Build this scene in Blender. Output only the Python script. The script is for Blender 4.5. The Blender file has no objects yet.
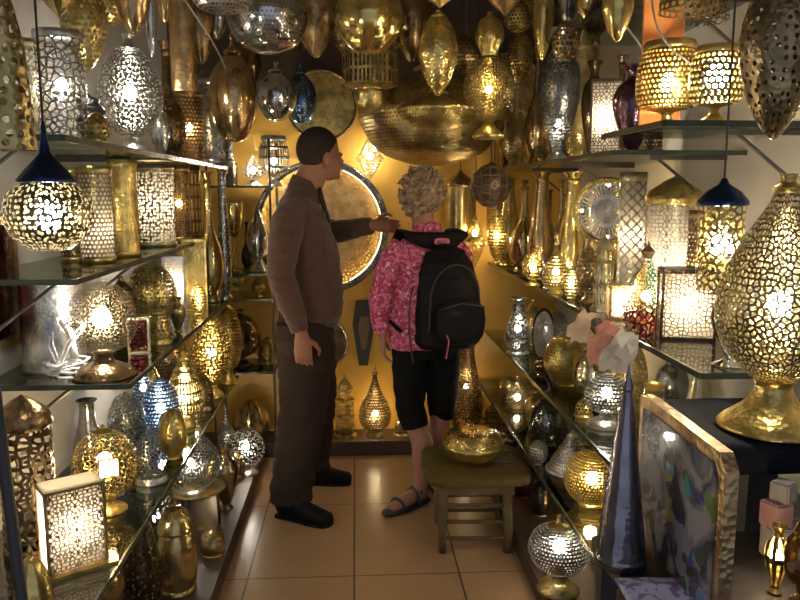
EXPOSURE = 0.0
import bpy, bmesh, math, random
from mathutils import Vector, Matrix, noise as mnoise
random.seed(7)
PI = math.pi
C = bpy.context.scene
COL = C.collection
F = 750.0
CAMZ = 1.44
PITCH = math.atan(108 / F)
YAW = math.atan(45 / F * math.cos(PITCH))
CD = Vector((math.sin(YAW) * math.cos(PITCH), math.cos(YAW) * math.cos(PITCH), -math.sin(PITCH)))
CR = Vector((math.cos(YAW), -math.sin(YAW), 0))
CU = CR.cross(CD)
CAM = Vector((0, 0, CAMZ))


def ray(px, py):
    return CD + CR * ((px - 400) / F) + CU * ((300 - py) / F)


def at(px, py, Y):
    r = ray(px, py)
    return CAM + r * (Y / r.y)


def at_x(px, py, X):
    r = ray(px, py)
    return CAM + r * (X / r.x)


def at_z(px, py, z):
    r = ray(px, py)
    return CAM + r * ((z - CAMZ) / r.z)


# ------------------------------------------------------------------ materials
class G:
    def __init__(self, name):
        self.m = bpy.data.materials.new(name)
        self.m.use_nodes = True
        self.t = self.m.node_tree
        self.t.nodes.clear()

    def n(self, ty, **kw):
        nd = self.t.nodes.new(ty)
        for k, v in kw.items():
            if k.startswith('i_'):
                key = k[2:]
                key = int(key) if key.isdigit() else key.replace('_', ' ')
                s = nd.inputs[key]
                if isinstance(v, bpy.types.NodeSocket):
                    self.t.links.new(v, s)
                else:
                    s.default_value = v
            else:
                setattr(nd, k, v)
        return nd

    def math(self, op, a, b=None, c=None):
        nd = self.t.nodes.new('ShaderNodeMath')
        nd.operation = op
        for i, v in enumerate((a, b, c)):
            if v is None:
                continue
            if isinstance(v, bpy.types.NodeSocket):
                self.t.links.new(v, nd.inputs[i])
            else:
                nd.inputs[i].default_value = v
        return nd.outputs[0]

    def mix(self, f, a, b):
        nd = self.n('ShaderNodeMix', data_type='RGBA')
        for s, v in ((nd.inputs[0], f), (nd.inputs[6], a), (nd.inputs[7], b)):
            if isinstance(v, bpy.types.NodeSocket):
                self.t.links.new(v, s)
            else:
                s.default_value = v if isinstance(v, float) else (*v[:3], 1)
        return nd.outputs[2]

    def out(self, sock):
        o = self.t.nodes.new('ShaderNodeOutputMaterial')
        self.t.links.new(sock, o.inputs[0])
        return self.m


PAL = {
    'gold': (.80, .60, .20), 'brass': (.64, .49, .20), 'pale': (.82, .70, .42), 'bronze': (.27, .18, .085),
    'silver': (.68, .67, .63), 'copper': (.56, .38, .18), 'dark': (.09, .065, .045), 'blue': (.22, .36, .60),
    'antique': (.45, .34, .18), 'purple': (.22, .12, .16), 'violet': (.28, .26, .31), 'green': (.10, .26, .13), 'navy': (.025, .045, .12),
    'steel': (.38, .38, .37), 'red': (.20, .03, .035), 'olive': (.30, .25, .10),
}
_mc = {}


def metal(col='gold', pat=None, size=None, rough=.28, bump=.35, dim=1.0):
    key = ('m', col, pat, size, rough, bump, dim)
    if rough < .21: bump = .10
    if key in _mc:
        return _mc[key]
    g = G('metal_%s_%s' % (col, pat or 'solid'))
    c = tuple(x * dim for x in PAL[col])
    tc = g.n('ShaderNodeTexCoord')
    nz = g.n('ShaderNodeTexNoise', i_Vector=tc.outputs['Object'], i_Scale=22.0, i_Detail=4.0)
    dark = tuple(x * (.62 if rough < .25 else .5) for x in c)
    base = g.mix(g.n('ShaderNodeMapRange', i_Value=nz.outputs[0], i_1=.35, i_2=.62).outputs[0], dark, c)
    vz = g.n('ShaderNodeTexVoronoi', i_Vector=tc.outputs['Object'], i_Scale=95.0)
    bp = g.n('ShaderNodeBump', i_Height=vz.outputs[0], i_Strength=bump, i_Distance=.004)
    p = g.n('ShaderNodeBsdfPrincipled', i_Base_Color=base, i_Metallic=.92, i_Roughness=rough, i_Normal=bp.outputs[0])
    res = p.outputs[0]
    if pat:
        uv = g.n('ShaderNodeUVMap', uv_map='uv').outputs[0]
        sp = g.n('ShaderNodeSeparateXYZ', i_0=uv)
        u, v = sp.outputs[0], sp.outputs[1]
        M = g.math
        if pat == 'dots':
            row = M('FLOOR', v)
            fu = M('SUBTRACT', M('FRACT', M('ADD', u, M('MULTIPLY', M('FLOORED_MODULO', row, 2.0), .5))), .5)
            fv = M('SUBTRACT', M('FRACT', v), .5)
            d = M('SQRT', M('ADD', M('MULTIPLY', fu, fu), M('MULTIPLY', fv, fv)))
            mask = M('GREATER_THAN', d, size or .33)
        elif pat == 'lattice':
            a = M('ABSOLUTE', M('SUBTRACT', M('FRACT', M('MULTIPLY', M('ADD', u, v), .5)), .5))
            b = M('ABSOLUTE', M('SUBTRACT', M('FRACT', M('MULTIPLY', M('SUBTRACT', u, v), .5)), .5))
            mask = M('GREATER_THAN', M('MAXIMUM', a, b), size or .36)
        elif pat == 'cells':
            vo = g.n('ShaderNodeTexVoronoi', feature='DISTANCE_TO_EDGE', voronoi_dimensions='2D', i_Vector=uv, i_Scale=1.05, i_Randomness=.85)
            mask = M('LESS_THAN', vo.outputs[0], size or .10)
        elif pat == 'scatter':
            vo = g.n('ShaderNodeTexVoronoi', feature='F1', voronoi_dimensions='2D', i_Vector=uv, i_Scale=1.0, i_Randomness=.6)
            mask = M('GREATER_THAN', vo.outputs[0], size or .30)
        elif pat == 'arabesque':
            cb = g.n('ShaderNodeCombineXYZ', i_0=M('PINGPONG', u, 3.0), i_1=M('PINGPONG', v, 3.0))
            vo = g.n('ShaderNodeTexVoronoi', feature='DISTANCE_TO_EDGE', voronoi_dimensions='2D', i_Vector=cb.outputs[0], i_Scale=1.1, i_Randomness=1.0)
            mask = M('LESS_THAN', vo.outputs[0], size or .17)
        elif pat == 'slots':
            fu = M('ABSOLUTE', M('SUBTRACT', M('FRACT', u), .5))
            fv = M('ABSOLUTE', M('SUBTRACT', M('FRACT', M('MULTIPLY', v, .3)), .5))
            mask = M('GREATER_THAN', M('MAXIMUM', M('MULTIPLY', fu, 1.4), fv), size or .40)
        tr = g.n('ShaderNodeBsdfTransparent')
        res = g.n('ShaderNodeMixShader', i_0=mask, i_1=tr.outputs[0], i_2=res).outputs[0]
    _mc[key] = g.out(res)
    return _mc[key]


def plain(name, c, rough=.6, metallic=0.0, var=.25, scale=30.0, bump=.2, sheen=0.0):
    key = ('p', name)
    if key in _mc:
        return _mc[key]
    g = G(name)
    tc = g.n('ShaderNodeTexCoord')
    nz = g.n('ShaderNodeTexNoise', i_Vector=tc.outputs['Object'], i_Scale=scale, i_Detail=5.0)
    b = g.mix(nz.outputs[0], tuple(x * (1 - var) for x in c), tuple(min(1, x * (1 + var)) for x in c))
    bp = g.n('ShaderNodeBump', i_Height=nz.outputs[0], i_Strength=bump, i_Distance=.005)
    p = g.n('ShaderNodeBsdfPrincipled', i_Base_Color=b, i_Metallic=metallic, i_Roughness=rough, i_Normal=bp.outputs[0])
    if rough >= .65: p.inputs['Specular IOR Level'].default_value = .15
    p.inputs['Sheen Weight'].default_value = sheen
    _mc[key] = g.out(p.outputs[0])
    return _mc[key]


def glassy(name, tint=(.8, .88, .85), rough=.05, base=.10):
    key = ('g', name)
    if key in _mc:
        return _mc[key]
    g = G(name)
    fr = g.n('ShaderNodeFresnel', i_IOR=1.5)
    f = g.math('ADD', g.math('MULTIPLY', fr.outputs[0], 1 - base), base)
    tr = g.n('ShaderNodeBsdfTransparent', i_Color=(*tint, 1))
    gl = g.n('ShaderNodeBsdfGlossy', i_Color=(.9, .92, .9, 1), i_Roughness=rough)
    _mc[key] = g.out(g.n('ShaderNodeMixShader', i_0=f, i_1=tr.outputs[0], i_2=gl.outputs[0]).outputs[0])
    return _mc[key]


def emit(name, c, s):
    key = ('e', name)
    if key in _mc:
        return _mc[key]
    g = G(name)
    _mc[key] = g.out(g.n('ShaderNodeEmission', i_Color=(*c, 1), i_Strength=s).outputs[0])
    return _mc[key]


_g = G('lamp_liner')
_a = _g.n('ShaderNodeBsdfTranslucent', i_Color=(.30, .26, .20, 1))
_b = _g.n('ShaderNodeBsdfDiffuse', i_Color=(.55, .50, .42, 1))
LINER = _g.out(_g.n('ShaderNodeMixShader', i_0=.4, i_1=_a.outputs[0], i_2=_b.outputs[0]).outputs[0])
BULB_W = emit('bulb_cool_white', (1.0, .89, .72), 260.0)
BULB_Y = emit('bulb_warm_white', (1.0, .75, .40), 240.0)
GLASS = glassy('shelf_glass', (.66, .76, .70), .04, .16)
CLEAR = glassy('clear_glass', (.85, .84, .82), .08, .12)
CABLE = plain('cable_black', (.03, .027, .025), .5)


# ------------------------------------------------------------------ mesh helpers
def link(name, me, mat, parent=None, smooth=True):
    o = bpy.data.objects.new(name, me)
    COL.objects.link(o)
    if mat:
        me.materials.append(mat)
    if smooth:
        for p in me.polygons:
            p.use_smooth = True
    if parent:
        o.parent = parent
    return o


def from_bm(name, bm, mat, parent=None, smooth=False):
    bmesh.ops.recalc_face_normals(bm, faces=bm.faces)
    me = bpy.data.meshes.new(name)
    bm.to_mesh(me)
    bm.free()
    return link(name, me, mat, parent, smooth)


def tag(o, label, cat, group=None, kind=None):
    if label: o['label'] = label
    if cat: o['category'] = cat
    if group: o['group'] = group
    if kind: o['kind'] = kind
    return o


def thing(name, label, cat, loc, rz=0, group=None):
    o = bpy.data.objects.new(name, None)
    COL.objects.link(o)
    o.empty_display_size = .05
    o.location = loc
    o.rotation_euler = (0, 0, rz)
    return tag(o, label, cat, group)


def box(bm, lo, hi, M=None):
    v = [bm.verts.new(Vector((x, y, z))) for x in (lo[0], hi[0]) for y in (lo[1], hi[1]) for z in (lo[2], hi[2])]
    if M is not None:
        for q in v:
            q.co = M @ q.co
    for f in ((0, 1, 3, 2), (4, 6, 7, 5), (0, 4, 5, 1), (2, 3, 7, 6), (0, 2, 6, 4), (1, 5, 7, 3)):
        bm.faces.new([v[i] for i in f])


def bar(bm, a, b, r, n=8, r2=None):
    tube(bm, [a, b], [r, r if r2 is None else r2], n)


def tube(bm, pts, rad, n=12, flat=None, up=None):
    pts = [Vector(p) for p in pts]
    rings = []
    prev = None
    for i, p in enumerate(pts):
        d = (pts[min(i + 1, len(pts) - 1)] - pts[max(i - 1, 0)]).normalized()
        if prev is None:
            a = Vector(up) if up else (Vector((0, 0, 1)) if abs(d.z) < .9 else Vector((1, 0, 0)))
            prev = a
        x = (prev - d * prev.dot(d)).normalized()
        prev = x
        y = d.cross(x)
        r = rad[i] if isinstance(rad, (list, tuple)) else rad
        rx, ry = r if isinstance(r, (list, tuple)) else (r, r)
        rings.append([bm.verts.new(p + x * rx * math.cos(2 * PI * k / n) + y * ry * math.sin(2 * PI * k / n)) for k in range(n)])
    for a, b in zip(rings, rings[1:]):
        for k in range(n):
            bm.faces.new((a[k], a[(k + 1) % n], b[(k + 1) % n], b[k]))
    bm.faces.new(rings[0][::-1])
    bm.faces.new(rings[-1])


def smooth_path(pts, per=5):
    if len(pts) < 3 or per <= 1:
        return [tuple(p) for p in pts]
    out = []
    k = len(pts[0])
    P = [pts[0]] + list(pts) + [pts[-1]]
    for i in range(1, len(P) - 2):
        for s in range(per):
            t = s / per
            a, b, c, d = P[i - 1], P[i], P[i + 1], P[i + 2]
            out.append(tuple(.5 * (2 * b[j] + (c[j] - a[j]) * t + (2 * a[j] - 5 * b[j] + 4 * c[j] - d[j]) * t * t + (3 * b[j] - a[j] - 3 * c[j] + d[j]) * t ** 3) for j in range(k)))
    out.append(tuple(pts[-1]))
    return out


def lathe(name, pts, mat, parent=None, n=32, cell=.014, per=4, rib=0.0, ribs=0, label=None):
    """surface of revolution about z; UV counts pattern cells round and along the profile"""
    prof = [(max(0.0, r), z) for r, z in (smooth_path(pts, per))]
    rmax = max(p[0] for p in prof) or .01
    N = max(4, round(2 * PI * rmax / cell / 2) * 2)
    bm = bmesh.new()
    uvl = bm.loops.layers.uv.new('uv')
    rings, arc, L = [], [], 0.0
    for i, (r, z) in enumerate(prof):
        if i:
            L += math.hypot(r - prof[i - 1][0], z - prof[i - 1][1])
        arc.append(L / cell)
        rings.append([bm.verts.new(((r * (1 + rib * math.cos(ribs * 2 * PI * k / n))) * math.sin(2 * PI * k / n), (r * (1 + rib * math.cos(ribs * 2 * PI * k / n))) * math.cos(2 * PI * k / n), z)) for k in range(n)])
    for i in range(len(rings) - 1):
        a, b = rings[i], rings[i + 1]
        for k in range(n):
            k2 = (k + 1) % n
            f = bm.faces.new((a[k], a[k2], b[k2], b[k]))
            us = (k * N / n, (k + 1) * N / n)
            for lp, (uu, vv) in zip(f.loops, ((us[0], arc[i]), (us[1], arc[i]), (us[1], arc[i + 1]), (us[0], arc[i + 1]))):
                lp[uvl].uv = (uu, vv)
    me = bpy.data.meshes.new(name)
    bm.to_mesh(me)
    bm.free()
    o = link(name, me, mat, parent, smooth=n > 12)
    if label:
        o['label'] = label
    return o


def panel(name, w, h, mat, parent, M, cell=.012, th=.002):
    """thin pierced plate in local xz, centred, UV in pattern cells"""
    bm = bmesh.new()
    uvl = bm.loops.layers.uv.new('uv')
    vs = [bm.verts.new(M @ Vector((x, 0, z))) for x, z in ((-w / 2, 0), (w / 2, 0), (w / 2, h), (-w / 2, h))]
    f = bm.faces.new(vs)
    for lp, (x, z) in zip(f.loops, ((-w / 2, 0), (w / 2, 0), (w / 2, h), (-w / 2, h))):
        lp[uvl].uv = (x / cell, (z - h / 2) / cell)
    me = bpy.data.meshes.new(name)
    bm.to_mesh(me)
    bm.free()
    return link(name, me, mat, parent, smooth=False)


def bulb(parent, z, r=.022, warm=False, x=0, y=0):
    bm = bmesh.new()
    bmesh.ops.create_icosphere(bm, subdivisions=2, radius=r)
    for v in bm.verts:
        v.co = Vector((v.co.x + x, v.co.y + y, v.co.z * 1.15 + z))
    me = bpy.data.meshes.new('bulb')
    bm.to_mesh(me)
    bm.free()
    return link('bulb', me, BULB_Y if warm else BULB_W, parent)


# kinds: list of (part name, pierced?, profile (r, z)); r in half widths, z in heights
K = {
    'globe': [('base', 0, [(0, 0), (.6, 0), (.6, .03), (.42, .07), (.28, .12), (.3, .16)]),
              ('shade', 1, [(.3, .16), (.72, .24), (.96, .4), (1, .56), (.86, .74), (.55, .87), (.3, .92)]),
              ('cap', 0, [(.3, .92), (.16, .94), (.07, .955), (.1, .975), (0, 1)])],
    'ball': [('base', 0, [(0, 0), (.45, 0), (.42, .04), (.3, .06)]),
             ('shade', 1, [(.3, .06), (.7, .14), (.96, .32), (1, .52), (.86, .74), (.5, .92), (.12, .99)]),
             ('cap', 0, [(.12, .99), (.05, 1), (0, 1)])],
    'wideglobe': [('base', 0, [(0, 0), (.85, 0), (.9, .04), (.7, .1), (.32, .17), (.3, .24), (.34, .26)]),
                  ('shade', 1, [(.34, .26), (.76, .34), (1, .5), (1, .66), (.82, .84), (.5, .95), (.14, 1)])],
    'squat': [('base', 0, [(0, 0), (.62, 0), (.66, .05), (.5, .12), (.3, .18), (.28, .26)]),
              ('shade', 1, [(.28, .26), (.7, .32), (.98, .48), (1, .6), (.8, .76), (.38, .84)]),
              ('cap', 0, [(.38, .84), (.3, .87), (.16, .9), (.1, .95), (.12, .98), (0, 1)])],
    'egg': [('base', 0, [(0, 0), (.55, 0), (.5, .05), (.26, .1), (.24, .15)]),
            ('shade', 1, [(.24, .15), (.7, .24), (.98, .42), (.96, .6), (.7, .78), (.36, .88)]),
            ('neck', 0, [(.36, .88), (.2, .91), (.14, .96), (.18, 1), (0, 1)])],
    'bulbneck': [('base', 0, [(0, 0), (.8, 0), (.82, .03), (.5, .09), (.3, .16), (.33, .2)]),
                 ('shade', 1, [(.33, .2), (.8, .3), (1, .45), (.95, .58), (.66, .74), (.34, .86), (.2, .93)]),
                 ('neck', 0, [(.2, .93), (.24, .95), (.12, .97), (.14, 1), (0, 1)])],
    'tear': [('base', 0, [(0, 0), (.55, 0), (.5, .04), (.4, .07)]),
             ('shade', 1, [(.4, .07), (.85, .16), (1, .3), (.82, .46), (.42, .63), (.2, .78), (.13, .88)]),
             ('neck', 0, [(.13, .88), (.2, .9), (.1, .925), (.08, .96), (0, 1)])],
    'bottle': [('base', 0, [(0, 0), (.6, 0), (.62, .03), (.5, .06)]),
               ('body', 1, [(.5, .06), (.92, .16), (1, .3), (.8, .44), (.4, .56), (.24, .7), (.22, .88)]),
               ('lip', 0, [(.22, .88), (.3, .92), (.22, .94), (.42, 1), (.36, 1), (.18, .95)])],
    'slim': [('base', 0, [(0, 0), (.85, 0), (.9, .03), (.6, .05)]),
             ('body', 1, [(.6, .05), (.92, .16), (1, .34), (.82, .52), (.56, .72), (.46, .9)]),
             ('lip', 0, [(.46, .9), (.5, .93), (.44, .95), (.7, 1), (.6, 1), (.4, .95)])],
    'vase': [('base', 0, [(0, 0), (.5, 0), (.5, .03), (.3, .07)]),
             ('body', 1, [(.3, .07), (.55, .2), (.92, .45), (1, .62), (.8, .76), (.42, .84)]),
             ('lip', 0, [(.42, .84), (.34, .88), (.4, .94), (.62, 1), (.55, 1), (.3, .92)])],
    'urn': [('base', 0, [(0, 0), (.6, 0), (.55, .05), (.25, .12), (.3, .17)]),
            ('body', 1, [(.3, .17), (.8, .28), (1, .46), (.86, .62), (.5, .72)]),
            ('lid', 0, [(.5, .72), (.56, .74), (.5, .78), (.3, .86), (.1, .9), (.12, .95), (0, 1)])],
    'cyl': [('base', 0, [(0, 0), (1.04, 0), (1.04, .05), (1, .055)]),
            ('shade', 1, [(1, .055), (1, .35), (1, .65), (1, .93)]),
            ('rim', 0, [(1, .93), (1.04, .94), (1.04, 1), (.96, 1)])],
    'capcyl': [('base', 0, [(0, 0), (1.04, 0), (1.04, .06), (1, .065)]),
               ('shade', 1, [(1, .065), (1, .35), (1, .6), (1, .8)]),
               ('lid', 0, [(1, .8), (1.06, .81), (1.06, .85), (.9, .9), (.35, .97), (0, 1)])],
    'drum': [('base', 0, [(0, 0), (.5, 0), (.45, .06), (.2, .12), (.2, .2), (.6, .24)]),
             ('shade', 1, [(.6, .24), (.94, .3), (1, .5), (.96, .75), (.8, .9)]),
             ('rim', 0, [(.8, .9), (.84, .93), (.76, 1), (.66, .96)])],
    'dome': [('base', 0, [(0, 0), (1.05, 0), (1.08, .06), (1, .12)]),
             ('shade', 1, [(1, .12), (1, .35), (.86, .6), (.55, .82), (.16, .92)]),
             ('finial', 0, [(.16, .92), (.08, .94), (.1, .97), (0, 1)])],
    'cone': [('base', 0, [(0, 0), (1.02, 0), (1.02, .04), (.97, .05)]),
             ('shade', 1, [(.97, .05), (.8, .25), (.5, .55), (.2, .85)]),
             ('finial', 0, [(.2, .85), (.24, .87), (.1, .92), (0, 1)])],
    'goblet': [('foot', 0, [(0, 0), (.7, 0), (.6, .03), (.12, .08), (.1, .3), (.18, .34), (.1, .38), (.12, .5)]),
               ('bowl', 1, [(.12, .5), (.7, .6), (1, .78), (.95, 1), (.9, 1)])],
    'jar': [('base', 0, [(0, 0), (.8, 0), (.85, .04), (.78, .06)]),
            ('body', 1, [(.78, .06), (.98, .2), (1, .45), (.86, .62), (.8, .66)]),
            ('lid', 0, [(.8, .66), (.9, .68), (.9, .71), (.75, .82), (.4, .91), (.1, .94), (.12, .97), (0, 1)])],
    'tower': [('base', 0, [(0, 0), (1, 0), (1, .04), (.82, .05)]),
              ('body', 1, [(.82, .05), (.82, .3), (.95, .33), (.78, .36), (.76, .55), (.88, .58), (.6, .62), (.58, .72)]),
              ('roof', 0, [(.58, .72), (.72, .74), (.5, .82), (.14, .9), (.1, .94), (.16, .96), (0, 1)])],
    'puck': [('bowl', 0, [(0, 0), (.45, .0), (.85, .16), (1, .42), (1, .5)]),
             ('lid', 0, [(1, .5), (1.02, .53), (.98, .58), (.82, .78), (.5, .88), (.12, .9), (.10, .93), (.12, .97), (0, 1)])],
    # pendants
    'p_globe': [('shade', 1, [(0, 0), (.4, .04), (.82, .22), (1, .48), (.86, .74), (.45, .92), (.22, .95)]),
                ('cap', 0, [(.22, .95), (.26, .955), (.1, .97), (.08, 1), (0, 1)])],
    'p_stem': [('shade', 1, [(0, 0), (.45, .03), (.85, .2), (1, .42), (.86, .62), (.45, .76), (.2, .8)]),
               ('cap', 0, [(.2, .8), (.36, .81), (.3, .84), (.12, .87), (.07, .93), (.1, .95), (.04, 1), (0, 1)])],
    'p_drop': [('shade', 1, [(0, 0), (.2, .03), (.62, .18), (.96, .42), (1, .58), (.8, .78), (.4, .92)]),
               ('cap', 0, [(.4, .92), (.44, .93), (.2, .96), (.12, 1), (0, 1)])],
    'p_disc': [('shade', 1, [(0, 0), (.3, .02), (.75, .14), (1, .42), (.92, .55), (.55, .72), (.22, .82)]),
               ('cap', 0, [(.22, .82), (.25, .85), (.08, .9), (.08, 1), (0, 1)])],
    'p_bell': [('shade', 1, [(1, 0), (.98, .12), (.9, .35), (.7, .62), (.36, .82), (.16, .9)]),
               ('cap', 0, [(.16, .9), (.22, .91), (.1, .95), (.08, 1), (0, 1)])],
    'p_barrel': [('cup', 0, [(0, 0), (.25, .02), (.5, .12), (.56, .26), (.50, .31), (.7, .33), (.92, .36)]),
                 ('shade', 1, [(.92, .36), (.9, .5), (.9, .7), (.9, .88)]),
                 ('cap', 0, [(.9, .88), (1, .885), (1, .91), (.7, .95), (.1, 1), (0, 1)])],
    'p_cyl': [('shade', 1, [(.86, 0), (.9, .03), (.9, .3), (.9, .72), (.9, .76)]),
              ('cap', 0, [(.9, .76), (1, .77), (1, .8), (.7, .88), (.2, .95), (.1, 1), (0, 1)])],
    'p_cone': [('shade', 1, [(0, 0), (.45, .015), (.86, .12), (1, .27), (.9, .42), (.60, .52)]),
               ('cap', 0, [(.60, .52), (.66, .53), (.60, .56), (.34, .66), (.13, .74), (.07, .85), (.05, .95), (0, 1)])],
    'p_star': [('shade', 1, [(0, 0), (.5, .2), (1, .45), (.5, .7), (.2, .85)]),
               ('cap', 0, [(.2, .85), (.24, .86), (.1, .92), (0, 1)])],
    'p_hour': [('base', 0, [(0, 0), (.5, .01), (.62, .04), (.3, .1), (.2, .14)]),
               ('shade', 1, [(.2, .14), (.72, .24), (1, .4), (.84, .54), (.3, .66)]),
               ('neck', 0, [(.3, .66), (.36, .7), (.56, .8), (.44, .92), (.14, .97), (.1, 1), (0, 1)])],
}
NAMES = {}
CEIL = 2.62
FRONT = {  # support name: (height, x range)
    'L156': 1.56, 'L123': 1.23, 'L094': .94, 'L052': .52, 'L008': .08,
    'R200': 2.0, 'R164': 1.60, 'R156': 1.56, 'R105': 1.05, 'R066': .66, 'R037': .37, 'R005': .08, 'back': .08, 'floor': 0,
}
PLACED = []


def item(name, cat, label, kind, px, top, bot, w, col='gold', pat='dots', lit=0, sup=None, X=None, Y=None,
         cell=.013, size=None, trim=None, n=32, group=None, bz=.5, br=None, rib=0, ribs=0, rough=.28, per=4, rz=0, liner=0):
    """a lathed lamp or vessel: seen at column px between rows top and bot, w pixels wide; stands on sup, else hangs"""
    mid = (top + bot) / 2
    cell *= 1.3
    if sup is not None:
        zb = FRONT[sup] if isinstance(sup, str) else sup
        zb += .0
    if X is not None:
        p = at_x(px, mid, X)
        Y = p.y
    elif Y is None:
        p = at_z(px, bot, zb)
        Y = p.y
    ptop = at(px, top, Y)
    pbot = at(px, bot, Y)
    if sup is None:
        zb = pbot.z
    # refine x at centre
    x = at(px, mid, Y).x
    H = ptop.z - zb
    R = w / 2 * Y / F * 1.0
    t = thing(name, label, cat, (x, Y, zb), rz, group)
    PLACED.append((name, label, x, Y, zb, H, R))
    tr = trim or col
    for pn, prc, prof in K[kind]:
        pts = [(r * R, z * H) for r, z in prof]
        m = metal(col, pat, size, rough, dim=((.32 if col in ('silver', 'steel') else .42) if lit else .8)) if (prc and pat) else metal(col if prc else tr, None, None, rough)
        hard = kind in ('cyl', 'capcyl', 'cone', 'tower', 'p_cyl', 'p_star', 'p_cone') or per == 1
        if liner and prc:
            lathe('diffuser', [(r * .95, z) for r, z in pts], LINER, t, n=n, per=1 if hard else per)
        lathe(pn, pts, m, t, n=n, cell=cell, per=1 if hard else per, rib=rib if prc else 0, ribs=ribs)
    if sup is None:
        bm = bmesh.new()
        bar(bm, (0, 0, H * .98), (0, 0, max(H + .05, CEIL - zb)), .0025, 6)
        from_bm('cable', bm, CABLE, t)
    if lit:
        bulb(t, H * bz, br or max(.010, min(.022, R * .26)), warm=lit == 2)
    return t
# ------------------------------------------------------------------ setting
def struct(name, bm, mat, smooth=False):
    o = from_bm(name, bm, mat, None, smooth)
    o['kind'] = 'structure'
    return o


def tiles():
    g = G('floor_tiles')
    tc = g.n('ShaderNodeTexCoord')
    sp = g.n('ShaderNodeSeparateXYZ', i_0=tc.outputs['Object'])
    M = g.math
    fx = M('ABSOLUTE', M('SUBTRACT', M('FRACT', M('DIVIDE', M('ADD', sp.outputs[0], .015 + .2 + 4), .4)), .5))
    fy = M('ABSOLUTE', M('SUBTRACT', M('FRACT', M('DIVIDE', M('ADD', sp.outputs[1], -3.33 + .33 + 6.6), .66)), .5))
    line = M('MAXIMUM', M('LESS_THAN', M('MULTIPLY', fx, .4), .0035), M('LESS_THAN', M('MULTIPLY', fy, .66), .0028))
    nz = g.n('ShaderNodeTexNoise', i_Vector=tc.outputs['Object'], i_Scale=5.0, i_Detail=8.0, i_Roughness=.65)
    sp2 = g.n('ShaderNodeTexVoronoi', i_Vector=tc.outputs['Object'], i_Scale=9.0)
    spot = M('LESS_THAN', sp2.outputs[0], .05)
    c = g.mix(nz.outputs[0], (.26, .155, .085), (.40, .25, .14))
    c = g.mix(M('MULTIPLY', spot, .5), c, (.2, .10, .05))
    c = g.mix(line, c, (.05, .03, .02))
    bp = g.n('ShaderNodeBump', i_Height=M('SUBTRACT', 1.0, line), i_Strength=.4, i_Distance=.002)
    p = g.n('ShaderNodeBsdfPrincipled', i_Base_Color=c, i_Roughness=.3, i_Normal=bp.outputs[0])
    return g.out(p.outputs[0])


YB = 4.2
bm = bmesh.new(); box(bm, (-1.1, -1.0, -.1), (1.25, YB, 0)); struct('floor', bm, tiles())
bm = bmesh.new(); box(bm, (-1.1, .2, CEIL), (1.25, YB, CEIL + .1)); struct('ceiling', bm, plain('ceiling_paint', (.30, .25, .18), .9))
bm = bmesh.new(); box(bm, (-1.1, .2, 0), (-.98, YB, CEIL)); struct('wall_left', bm, plain('wall_paint_left', (.36, .34, .32), .8, var=.15, scale=4))
bm = bmesh.new(); box(bm, (1.15, .2, 0), (1.27, YB, CEIL)); struct('wall_right', bm, plain('wall_paint_right', (.40, .36, .30), .8, var=.15, scale=4))
bm = bmesh.new(); box(bm, (-1.1, YB, 0), (1.27, YB + .1, CEIL)); struct('wall_back', bm, plain('wall_paint_ochre', (.72, .42, .07), .42, var=.18, scale=6))
WOOD = plain('plinth_wood', (.055, .032, .02), .5, scale=8)
bm = bmesh.new(); box(bm, (-.98, YB - .03, 1.98), (1.15, YB, CEIL)); struct('trim_4', bm, plain('soffit_brown', (.07, .045, .025), .6))  # added dark panel, puts the upper back wall's shade into colour
bm = bmesh.new(); box(bm, (-.98, 1.0, 0), (-.50, YB, .08)); struct('trim_1', bm, WOOD)
bm = bmesh.new(); box(bm, (.635, 1.0, 0), (1.15, YB, .08)); struct('trim_2', bm, WOOD)
bm = bmesh.new(); box(bm, (-.50, 3.98, 0), (.635, YB, .08)); struct('trim_3', bm, WOOD)

EDGE = plain('shelf_edge', (.05, .065, .05), .25, .3)
STEEL = plain('bracket_steel', (.12, .11, .10), .4, .8)


def shelf(label, x0, x1, y0, y1, z, wall, name='glass_shelf', th=.010):
    t = thing(name, label, 'shelf', ((x0 + x1) / 2, y0, z), 0)
    cx = (x0 + x1) / 2
    bm = bmesh.new(); box(bm, (x0 - cx, 0, -th), (x1 - cx, y1 - y0, 0)); from_bm('pane', bm, GLASS, t)
    front = (x1 if wall < 0 else x0) - cx
    s = 1 if wall < 0 else -1
    bm = bmesh.new()
    box(bm, (min(front, front + s * .006), -.002, -th - .003), (max(front, front + s * .006), y1 - y0, .001))
    box(bm, (x0 - cx, -.006, -th - .003), (x1 - cx, 0, .001))
    from_bm('edge_strip', bm, EDGE, t)
    back = (x0 if wall < 0 else x1) - cx
    k = 0
    yy = .12
    while yy < y1 - y0:
        bm = bmesh.new()
        box(bm, (min(back, back + s * .24), yy - .006, -th - .012), (max(back, back + s * .24), yy + .006, -th))
        M = None
        bar(bm, (back + s * .02, yy, -.17), (back + s * .22, yy, -th - .006), .005, 6)
        from_bm('bracket', bm, STEEL, t)
        yy += .78
    return t


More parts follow.
